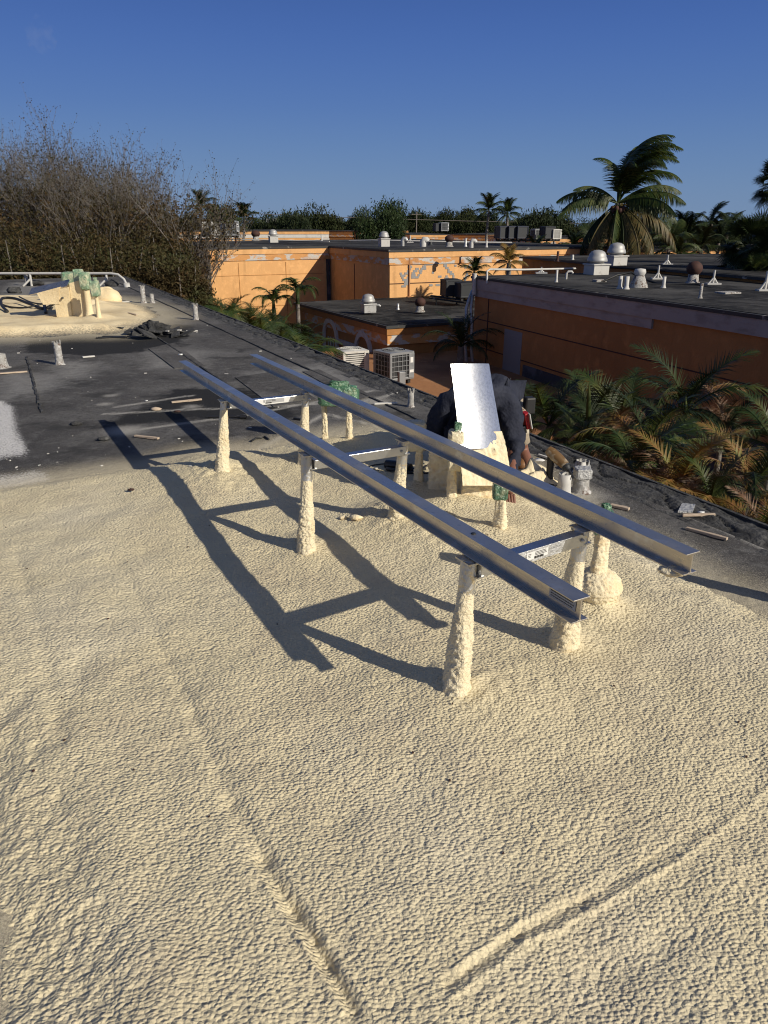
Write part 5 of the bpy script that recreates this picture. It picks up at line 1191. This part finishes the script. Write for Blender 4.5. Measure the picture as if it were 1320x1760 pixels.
# upright spear leaves
for px,py,hh,Y,l in((1010,740,85,10,'single upright spear leaf left of the pipe stubs garden'),(1176,735,55,10.5,'single upright spear leaf by the yellowing palm')):
    a=PY(px,py,Y); b=PY(px+3,py-hh,Y); a2=a.copy(); a2.z=GZ; mb=MB(); mb.tube([a2,a,a.lerp(b,.3),a.lerp(b,.7),b],[.01,.012,.035,.028,.002],6); mb.build('spear_leaf',M['palm_green'],label=l,cat='leaf')
# left hedge of palms along our edge
hed=[(350,540,26,'g'),(378,548,23,'g'),(402,555,21.5,'g'),(430,560,20.5,'g'),(455,566,19.5,'g'),(485,575,18.2,'gk'),(512,588,16.8,'g'),(395,530,27,'gk'),(440,540,25,'gk'),(480,555,22,'gk'),(515,572,19,'gk'),(530,590,17.5,'g'),(365,528,30,'gk'),(420,545,24,'gyg'),(500,560,21,'k')]
hl=['first shrub palm after the bare trees','second shrub palm of the hedge beyond our edge','third shrub palm of the hedge beyond our edge','shrub palm in front of the sunlit wall, middle of the hedge','shrub palm left below the twin palms','dense shrub palm under the twin palms','shrub palm nearest the flue cap','back-row shrub palm at the foot of the lit wall','back-row shrub palm below the left twin palm','back-row shrub palm between the twin trunks','back-row shrub palm left of the arched windows','last shrub palm right against the arched building','back-row shrub palm by the wall corner','shrub palm with a few dry fronds before the lit wall','dark shrub palm behind the dense one']
for i,((px,py,Y,mix),l) in enumerate(zip(hed,hl)):
    c=PY(px,py+(8 if px<500 else 20),Y); sc=.54+Y*.010
    palm(Vector((c.x,c.y,GZ)),c.z-GZ-.3,clump(i+60,15,mix.upper(),sc*.8,sc*1.1),l,group='shrub palms beyond the roof edge',trunk_r=.05,seed=i)
# twin Christmas palms before the lit wall
for k_,(m) in enumerate(('palm_green',)):
    FR['xmid']=frond_mesh('frond',1.9,R(50),R(150),40,.06,.50,m,seed=6,hang=.5,stem=.03); FR['xup']=frond_mesh('frond',1.7,R(75),R(120),40,.06,.50,m,seed=7,hang=.4,stem=.03)
for px,py,sc,l in((470,520,.85,'left and lower of the twin palms with arching crowns before the lit wall'),(511,505,.90,'right and taller of the twin palms, its trunk bare below the crown')):
    c=PY(px,py,31); n=9; palm(Vector((c.x,c.y,GZ)),c.z-GZ-.35,[(i*.70+px,FR['xmid' if i%3 else 'xup'],sc*.85*random.uniform(.85,1.05),0) for i in range(n)],l,crownshaft=True,trunk_r=.09,group='twin arching palms')
c=PY(792,596,24.5); palm(Vector((c.x,c.y,GZ)),c.z-GZ,[(i*.55,FR['k'+('mid','low','up')[i%3]],1.0*random.uniform(.8,1.1),0) for i in range(14)],'dark palm in front of the low building\'s sunlit end wall',trunk_r=.12)
# coconut palm, wind blown to the right
def coco(px,py,Y,sc,label,windy=1.0,m='palm_green',n=20,seed=0,low=True,tr=.16,lean=(.6,0),cat='coconut palm',extra=True):
    key='c%s%.1f'%(m,windy)
    if key not in FR:
        FR[key]=[frond_mesh('frond',4.2,R(88),R(75),60,.09,1.15,m,seed=11,hang=.25,wind=.0,stem=.05,seg=2,up=.2),frond_mesh('frond',4.4,R(60),R(105),60,.09,1.2,m,seed=12,hang=.55,wind=0,stem=.05,up=.05),
            frond_mesh('frond',4.4,R(25),R(85),58,.09,1.2,m,seed=13,hang=.9,stem=.05,up=-.1),frond_mesh('frond',4.0,R(-15),R(60),54,.09,1.1,'palm_yellow' if extra else m,seed=14,hang=.8,stem=.05,up=-.1)]
    f=FR[key]; rd=random.Random(seed); fl=[]
    for i in range(n):
        t=i/n
        if t<.40: me=f[0]; yaw=rd.gauss(.2,.9) if windy else rd.uniform(0,6.28)
        elif t<.62: me=f[1]; yaw=rd.gauss(.1,1.1) if windy else i*2.4
        elif t<.82: me=f[2]; yaw=i*2.4
        else: me=f[3]; yaw=i*2.4
        fl.append((yaw,me,sc*rd.uniform(.8,1.0),rd.uniform(-.3,.3)))
    c=PY(px,py,Y); return palm(Vector((c.x-lean[0],c.y-lean[1],GZ)),c.z-GZ,fl,label,lean=lean,trunk_r=tr,cat=cat,seed=seed)
bigp=coco(1062,350,42,1.0,'large wind-blown coconut palm standing high above the right roofs',seed=3,n=0,lean=(-.5,0))
def addf(t,h,yaw,me,sc,roll=0,pitch=0,lean=(0,0)):
    o=link('frond',me,t); o.location=(lean[0],lean[1],h); o.rotation_euler=Euler((roll,pitch,yaw),'XYZ'); o.scale=(sc,)*3
F4=FR['cpalm_green1.0']; hb=bigp.children[0].dimensions.z if False else PY(1062,350,42).z-GZ
FW_=[frond_mesh('frond',4.6,R(84),R(118),80,.085,1.15,'palm_green',seed=21,hang=.30,wind=.0,stem=.05,up=-.2),frond_mesh('frond',3.9,R(30),R(75),70,.085,1.1,'palm_green',seed=22,hang=1.1,stem=.05,up=-.3),frond_mesh('frond',4.4,R(-5),R(70),70,.085,1.1,'palm_olive',seed=23,hang=.7,stem=.05,up=-.3),frond_mesh('frond',4.2,R(0),R(75),70,.085,1.1,'palm_dark',seed=24,hang=.9,stem=.05,up=-.3)]
for yaw,i,sc,pt in [(.0,0,1.0,0),(.5,0,.98,-.05),(-.5,0,.95,-.08),(.25,0,1.02,-.14),(-.2,0,.96,.05),(1.0,0,.9,.05),(-1.0,0,.9,.1),(.1,0,.86,.25),(-.35,0,.9,.35),(.4,0,.84,.40),(2.6,0,.75,-.3),
     (.05,1,1.0,-.15),(-.3,1,1.0,.02),(.35,1,1.0,.15),(3.05,1,.95,-.02),(3.3,1,1.0,.22),(2.7,1,.85,.1),(3.2,1,.75,-.25),(-.1,2,1.05,.05),(.3,2,1.0,.25),(-.6,2,1.0,.4),(-1.2,2,.95,.75),(-1.6,2,.9,.95),(3.6,2,1.0,.55),(-2.2,2,.95,.9),(-.9,2,1.0,.6),(.1,2,.95,.6),(-.4,3,1.0,.5),(.5,3,.95,.45),(-1.4,3,.9,.8),(2.9,3,1.0,.6),(3.5,3,.95,.75),(-2.6,3,.9,.7),(1.2,3,.9,.7),(0.05,3,.9,.8),(-1.9,1,.9,1.0),(4.2,2,.9,.8),(.6,0,1.08,-.1),(-.7,0,1.05,-.12),(.15,0,1.12,-.2),(-.1,0,1.1,-.05),(.8,0,1.0,-.22),(-.4,0,1.1,-.25),(.35,0,.95,.12),(1.6,0,.85,0),(-1.6,0,.85,.1),(.0,1,1.0,.28),(.6,1,1.0,0),(-.8,1,1.0,.2)]:
    addf(bigp,hb,yaw,FW_[i],sc*.92,pitch=pt,lean=(-.5,0))
for i in range(9): a=i*.7; blob('coconut',(-.5+.28*math.cos(a),.28*math.sin(a)-.1,hb-.25-.12*(i%2)),(.13,.13,.16),bigp,'rust',seed=i,amp=.03,n=10)
coco(840,362,95,.62,'left one of two far coconut palms on the skyline',windy=0,seed=5,n=26,lean=(.3,0),extra=False); coco(872,368,93,.55,'right one of two far coconut palms on the skyline',windy=0,seed=6,n=24,lean=(-.3,0),extra=False)
coco(346,356,95,.62,'dark palm on the skyline beside the bare trees',windy=0,m='palm_dark',seed=8,n=24,extra=False); coco(420,378,88,.62,'drooping dark palm above the left rooftop condensers',windy=0,m='palm_dark',seed=9,n=26,extra=False)
coco(1222,385,60,.50,'wind-swept small palm on the skyline right of the coconut palm',windy=1,m='palm_dark',seed=10,n=14,lean=(0,0),extra=False); coco(1110,395,55,.60,'palm half hidden behind the coconut palm\'s right fronds',windy=1,m='palm_dark',seed=12,n=20,extra=False)
for i,(px,py,Y,sc,m,l) in enumerate([(1150,425,46,.50,'palm_green','palm in the right thicket just behind the coconut palm'),(1178,410,52,.55,'palm_dark','dark palm second in the right thicket'),(1205,428,48,.5,'palm_dark','palm in the right thicket above the orange-coated roof'),(1235,418,50,.5,'palm_dark','dark palm right of the thicket\'s middle'),(1165,440,44,.4,'palm_green','low palm in the right thicket'),(1015,425,50,.5,'palm_dark','low dark palm left of the coconut palm\'s trunk'),(985,432,48,.36,'palm_dark','small palm at the left foot of the coconut palm'),(1250,400,58,.5,'palm_dark','palm behind the fan palm thicket'),(875,452,35,.26,'palm_yellow','yellowish palm arching over the big building corner'),(815,470,36.5,.25,'palm_dark','small dark palm at the right end of the patched wall'),(920,432,60,.4,'palm_dark','dark palm in front of the navy units'),(795,510,36.8,.18,'palm_yellow','small palm behind the condenser pair')]):
    coco(px,py,Y,sc,l,windy=0,m=m,seed=40+i,n=20,extra=False,tr=.12,lean=(0,0))
# fan palms at right
def fan_leaf(name,m,seed,n=26,L=.9):
    rd=random.Random(seed); mb=MB(); mb.tube([(0,0,0),(.45,0,.08),(.8,0,.08)],[.018,.014,.01],5)
    for i in range(n):
        a=-2.1+4.2*i/(n-1); d=Vector((math.cos(a),math.sin(a),.12)).normalized(); s=Vector((-math.sin(a),math.cos(a),0)); l=L*(.65+.35*math.cos(a*.6))*rd.uniform(.9,1.05); o=Vector((.8,0,.08))
        mb.add([o-s*.008,o+s*.008,o+d*l*.6+s*.03,o+d*l*.6-s*.03],[(0,1,2,3)]); e=o+d*l+Vector((0,0,-.16*rd.random()*l*1.5)); mb.add([o+d*l*.6-s*.03,o+d*l*.6+s*.03,e],[(0,1,2)])
    return mb.mesh(name,M[m])
FL=[fan_leaf('fan_leaf','palm_dark',1),fan_leaf('fan_leaf','palm_green',2),fan_leaf('fan_leaf','palm_dark',3)]
def fanpalm(px,py,Y,rad,n,label,seed,h=None,dead=True):
    rd=random.Random(seed); c=PY(px,py,Y); t=empty('fan_palm',(c.x,c.y,GZ),label,'fan palm'); hh=c.z-GZ
    mb=MB(); mb.tube([(0,0,0),(.05,0,hh*.5),(0,0,hh)],[.20,.16,.15],10); mb.build('trunk',M['bark'],t)
    for i in range(n):
        el=rd.uniform(-1.1,1.35); yaw=rd.uniform(0,6.28); o=link('fan_leaf',rd.choice(FL),t); o.location=(.1*math.cos(yaw),.1*math.sin(yaw),hh+.1*el); o.rotation_euler=Euler((rd.uniform(-.6,.6),-el,yaw),'XYZ'); s=rad*rd.uniform(.75,1.05)/1.6; o.scale=(s,)*3
    return t
fanpalm(1290,420,27.5,1.15,60,'large dark fan palm rising behind the big right roof',1); fanpalm(1335,440,26.5,1.1,50,'fan palm cut by the right picture edge',2); fanpalm(1262,462,28.5,.75,55,'low dark fan palm with drooping dead skirt',3)
fanpalm(1335,318,30,1.0,70,'tall dark fan palm crown cut by the right picture edge',4); fanpalm(1305,470,26,.7,45,'low fan palm with a star-like pale leaf',5)

# ================================================================== broadleaf and bare trees
def leaf_cloud(name,ells,n,size,m,seed,hollow=.55,flat=.6):
    """leaf clumps through union of ellipsoids: (cx,cy,cz,rx,ry,rz)"""
    rs=np.random.RandomState(seed); vol=np.array([e[3]*e[4]*e[5] for e in ells])**.67; pr=vol/vol.sum(); pick=rs.choice(len(ells),n,p=pr)
    E_=np.array(ells)[pick]; d=rs.normal(size=(n,3)); d/=np.linalg.norm(d,axis=1)[:,None]; rad=hollow+(1-hollow)*rs.rand(n)**.6
    lum=1+.28*perlin(d[:,0]*2.6+seed+pick*1.7,d[:,1]*2.6+d[:,2]*3.1,seed)
    c=E_[:,:3]+d*E_[:,3:]*(rad*lum)[:,None]
    k=4; c=np.repeat(c,k,0)+rs.normal(size=(n*k,3))*size*1.1; N=n*k
    a=rs.normal(size=(N,3)); a/=np.linalg.norm(a,axis=1)[:,None]; b=rs.normal(size=(N,3)); b-= (a*b).sum(1)[:,None]*a; b/=np.linalg.norm(b,axis=1)[:,None]
    s=size*(.6+.8*rs.rand(N))[:,None]
    co=np.stack([c-a*s,c-b*s*flat*.6,c+a*s,c+b*s*flat*.6],1).reshape(-1,3); F=np.arange(N*4).reshape(N,4)
    return npmesh(name,co,F,M[m],smooth=False)
def rnd_ells(w,h,n,seed,base=0):
    rs=random.Random(seed); out=[(0,0,h*.55,w*.36,w*.36,h*.36)]
    for i in range(n): a=rs.uniform(0,6.28); r=w*.5*rs.uniform(.35,.68); out.append((r*math.cos(a),r*math.sin(a),h*rs.uniform(.35,.82)+base,w*rs.uniform(.14,.22),w*rs.uniform(.14,.22),h*rs.uniform(.10,.18)))
    return out
def tree_thing(loc,cm,sc,label,h,name='broadleaf_tree',tr=.25,group=None,rz=0,cat='tree'):
    t=empty(name,loc,label,cat,rz=rz,group=group); mb=MB()
    mb.tube([(0,0,0),(.1,.05,h*.25),(0,0,h*.6)],[tr*1.3,tr,tr*.5],8)
    for a in range(4): mb.tube([(0,0,h*.3),(.9*math.cos(a*1.6)*h*.12,.9*math.sin(a*1.6)*h*.12,h*.45),(math.cos(a*1.6)*h*.22,math.sin(a*1.6)*h*.22,h*.62)],[tr*.5,tr*.35,tr*.12],6)
    mb.build('trunk',M['bark'],t); o=link('crown',cm,t); o.scale=sc; return t
cmA=leaf_cloud('crown',rnd_ells(9,9,22,1),9000,.12,'leaf_green',1); 
c=PY(657,341,72); tree_thing((c.x,c.y,GZ),cmA,(.62,.62,(c.z-GZ)/8.3),'dense round green tree standing alone on the skyline centre',9.5,rz=.4)
cmB=leaf_cloud('crown',rnd_ells(10,7,14,2),4200,.17,'leaf_far',2); cmC=leaf_cloud('crown',rnd_ells(12,6,16,5),4200,.17,'leaf_dark',5); cmD=leaf_cloud('crown',rnd_ells(9,7,12,9),4200,.16,'leaf_far',9)
sky=[(380,362,110,'A'),(500,362,115,'B'),(545,358,125,'C'),(590,374,150,'B'),(620,368,140,'C'),(700,362,150,'A'),(728,374,200,'B'),(752,372,190,'C'),(780,370,160,'A'),(800,368,150,'C'),(935,364,120,'B'),(958,372,125,'A'),(905,380,170,'C'),(1000,388,120,'C'),(1120,385,120,'A'),(1180,390,110,'B'),(1250,385,110,'C'),(1310,390,120,'A'),(460,372,140,'C'),(320,372,150,'A'),(270,372,140,'B'),(200,375,120,'C'),(120,370,120,'A'),(40,372,110,'B'),(820,372,170,'B'),(860,382,150,'A'),(1060,388,140,'B')]
desc={'A':'dark rounded tree','B':'olive spreading tree','C':'dark low bushy tree'}
near_={380:'above the left rooftop condensers',500:'left of the far brown rooflines',545:'tallest clump between condensers and round tree',590:'low beside the round tree\'s left',620:'touching the round tree\'s left side',700:'just right of the round tree',728:'smallest right of the round tree',752:'behind the sunlit orange block',780:'left of the two skyline palms',800:'at the left foot of the skyline palms',935:'above the rooftop condensers left of the coconut palm',958:'above the pale block left of the coconut palm',905:'behind the navy units',1000:'behind the coconut palm\'s left fronds',1120:'behind the coconut palm\'s right fronds',1180:'in the right thicket\'s skyline',1250:'behind the wind-swept small palm',1310:'behind the fan palms',460:'low above the pale block',320:'behind the bare trees\' right end',270:'seen through the bare trees, right',200:'seen through the bare trees, centre right',120:'seen through the bare trees, centre left',40:'seen through the bare trees, far left',820:'low between the skyline palms and the sunlit block',860:'under the right skyline palm',1060:'directly behind the coconut palm trunk'}
for i,(px,py,Y,k) in enumerate(sky):
    c=PY(px,py,Y); h=c.z-GZ; cm={'A':cmB,'B':cmC,'C':cmD}[k]; hh={'A':7,'B':6,'C':7}[k]*.93
    py2=py-(11,2,7,-2)[i%4]; c=PY(px,py2,Y); h=c.z-GZ; tree_thing((c.x,c.y,GZ),cm,(Y*(.0052+.0012*(i%4)),Y*(.0052+.0012*(i%4)),h/hh),desc[k]+' on the horizon '+near_[px],h,group='trees along the horizon',rz=i*1.3,tr=.3)
# far wood: one mass
def wood():
    rs=np.random.RandomState(4); ells=[]
    for i in range(200):
        az=R(rs.uniform(-42,42)); d=rs.uniform(190,520); ells.append((d*math.sin(az),d*math.cos(az),GZ+rs.uniform(2,5)*(.7+d/500),rs.uniform(6,13),rs.uniform(6,13),rs.uniform(1.8,3.2)*(.55+d/480)))
    me=leaf_cloud('far_wood',ells,52000,.42,'leaf_far',7,hollow=.75); o=link('far_wood',me); tag(o,'low band of far-off trees along the whole horizon','wood',kind='stuff')
wood()
# undergrowth
def under(name,pts,n,size,m,seed,label):
    ells=[(p.x,p.y,p.z,rx,rx,rz) for p,rx,rz in pts]; me=leaf_cloud(name,ells,n,size,m,seed,hollow=.3); o=link(name,me); tag(o,label,'undergrowth',kind='stuff')
under('undergrowth',[(AB(5.2+ (i%3)*2.0,3+i*.6,-4.6),1.5,1.6) for i in range(16)],5200,.11,'leaf_dark',3,'dark undergrowth beneath the garden palms')
under('undergrowth',[(AB(5.6+(i%3)*1.6,14+i*1.0,-4.4),1.5,1.5) for i in range(20)],5200,.12,'leaf_dark',8,'dark undergrowth beneath the hedge of shrub palms')
# sparse bare trees at left
def bare_tree(loc,H_,spread,seed,label,leafm,nlev=5):
    rd=random.Random(seed); t=empty('bare_tree',loc,label,'tree',group='sparse-leaved trees beyond the far roof edge')
    br=MB(); tw=MB(); L1=[];L2=[]
    def grow(p,d,L,r,lev):
        n=3; pts=[p];q=p.copy();dd=d.copy()
        for i in range(n):
            dd=(dd+Vector((rd.gauss(0,.13),rd.gauss(0,.13),rd.gauss(.05,.08)))).normalized(); q=q+dd*(L/n); pts.append(q.copy())
        (br if lev<3 else tw).tube(pts,[r*(1-.45*i/n) for i in range(n+1)],5 if lev<2 else 3,cap=False)
        if lev>=nlev-2:
            lowness=q.z/H_
            for i in range(13 if lowness<.55 else 8):
                s=pts[rd.randint(1,n)]+Vector((rd.gauss(0,.05),rd.gauss(0,.05),rd.gauss(0,.05))); L1.append(s)
        if lev>=nlev: return
        k=(5 if lev==0 else rd.choice([3,4]) if lev==1 else rd.choice([2,3]) if lev<4 else 2)
        for i in range(k):
            f=rd.uniform(.45,1.0) if lev else rd.uniform(.5,1); j=min(int(f*n),n-1); b=pts[j].lerp(pts[j+1],f*n-j)
            ax=Vector((rd.gauss(0,1),rd.gauss(0,1),rd.gauss(0,.3))).normalized(); nd=(dd+ax*(.52 if lev<2 else .62)*spread+Vector((0,0,.28))).normalized()
            grow(b,nd,L*rd.uniform(.62,.80),r*.55,lev+1)
    for k in range(5): 
        a=k*1.25+rd.uniform(-.3,.3); grow(Vector((.25*math.cos(a),.25*math.sin(a),0)),Vector((math.cos(a)*.30*spread,math.sin(a)*.30*spread,1)).normalized(),H_*.40,.10,0)
    br.build('trunk',M['bark'],t); tw.build('twigs',M['twig'],t)
    c=np.array([tuple(p) for p in L1]); N=len(c); rs=np.random.RandomState(seed); a=rs.normal(size=(N,3)); a/=np.linalg.norm(a,axis=1)[:,None]; b=rs.normal(size=(N,3)); b-=(a*b).sum(1)[:,None]*a; b/=np.linalg.norm(b,axis=1)[:,None]
    s=(.028+.032*rs.rand(N))[:,None]*np.where(c[:,2]>H_*.78,.75,1.25)[:,None]; co=np.stack([c-a*s,c-b*s*.5,c+a*s,c+b*s*.5],1).reshape(-1,3)
    link('crown',npmesh('crown',co,np.arange(N*4).reshape(N,4),M[leafm],smooth=False),t); return t,N
bt=[(-40,236,38,1.0,1,'sparse grey-twigged tree at the far left edge'),(70,228,36,1.0,2,'tallest sparse twiggy tree, second from the left'),(165,242,37,1.05,3,'sparse twiggy tree behind the green-hooded conduits'),(205,252,34,.95,4,'sparse tree on the right of the row, leaning over the roof corner'),(175,270,44,.9,5,'sparse tree further back between the two right-hand trees')]
for px,py,Y,sp_,sd_,l in bt:
    c=PY(px,py,Y); t,N=bare_tree((c.x,c.y,GZ),(c.z-GZ)*1.03,sp_,sd_*7,l,'leaf_brown')
# brown-leaved bushy lower growth of the same trees
for i,(px,py,Y,rx,rz) in enumerate([(-30,420,34,2.6,1.9),(60,428,33,2.6,1.7),(140,425,34,2.6,1.8),(205,425,33,2.4,1.7),(262,440,33,1.9,1.5),(302,458,33,.9,1.2),(20,450,30,2.2,1.6),(110,455,30,2.2,1.5),(190,460,30,2.2,1.5),(260,470,30,2.0,1.4),(305,485,29,1.2,1.2),(225,450,36,2.2,1.6),(90,420,40,3.0,1.9),(180,415,40,3.0,1.8)]):
    c=PY(px,py,Y); e=[(0,0,c.z-GZ,rx,rx*.8,rz)]+[(rx*.6*math.cos(a),rx*.5*math.sin(a),c.z-GZ-.6+.5*math.sin(a*2.3),rx*.55,rx*.5,rz*.6) for a in range(6)]
    me=leaf_cloud('foliage',e,2600,.062,'leaf_brown',70+i,hollow=.25)
    t=empty('bush',(c.x,c.y,GZ),'olive-brown bushy tree under the sparse trees, '+['at the left picture edge','below the tallest twiggy tree','left of the green-hooded conduits','above the right rail stand','near the right end of the row','touching the tall orange building','low behind the far rail, left','low behind the far rail, centre','low behind the green hoods','low right of the rail bend','lowest at the roof corner','filling the gap above the rail bend','in the back row left','in the back row right'][i],'bush',group='brown-leaved growth under the bare trees')
    link('foliage',me,t); mb=MB()
    for a in range(4): mb.tube([(.15*a-.2,0,0),(.5*math.cos(a*1.7),.5*math.sin(a*1.7),(c.z-GZ)*.6),(rx*.6*math.cos(a*1.7),rx*.6*math.sin(a*1.7),(c.z-GZ)+rz*.5)],[.09,.06,.015],5)
    mb.build('stems',M['bark'],t)
# powerline and poles
line_obj('power_line',[PY(400,366,130),PY(600,374,128),PY(800,380,126),PY(1000,384,124)],.05,'twig','pale power line strung across the skyline','power line')
for px,l in ((489,'thin utility pole near the three far condensers'),(549,'thin utility pole left of the round tree'),(716,'thin utility pole right of the round tree')):
    a=PY(px,371,129); mb=MB(); mb.tube([(a.x,a.y,GZ),a+Vector((0,0,.6))],.10,6); mb.tube([a+Vector((-.8,0,.2)),a+Vector((.8,0,.2))],.06,5); mb.build('utility_pole',M['bark'],label=l,cat='utility pole')
# small cloud wisp
cm=bpy.data.materials.new('cloud_wisp'); cm.use_nodes=True; t=cm.node_tree; t.nodes.clear(); o_=t.nodes.new('ShaderNodeOutputMaterial'); pv=t.nodes.new('ShaderNodeVolumePrincipled'); pv.inputs['Color'].default_value=(1,1,1,1)
tc=t.nodes.new('ShaderNodeTexCoord'); nn=t.nodes.new('ShaderNodeTexNoise'); nn.inputs['Scale'].default_value=.10; nn.inputs['Detail'].default_value=5
mrn=t.nodes.new('ShaderNodeMapRange'); mrn.inputs[1].default_value=.48; mrn.inputs[2].default_value=.75; mrn.inputs[4].default_value=.010; t.links.new(tc.outputs['Object'],nn.inputs[0]); t.links.new(nn.outputs[0],mrn.inputs[0]); t.links.new(mrn.outputs[0],pv.inputs['Density']); t.links.new(pv.outputs[0],o_.inputs['Volume'])
M['cloud']=cm
c=PY(70,60,800); o=blob('cloud',c,(16,10,16),None,'cloud',seed=5,amp=.3,n=20); o.rotation_euler=(0,.6,0); tag(o,None,None,kind='structure')

# unseen pipe, added to cast the shadow by the farther beam's end
t=empty('vent_pipe',(2.27,2.80,0),'unseen foamed pipe past the right picture edge, added for its shadow by the farther beam','vent pipe')
foam_tube('pipe',(0,0),.52,.05,.045,t,seed=77,n=30,k=60)
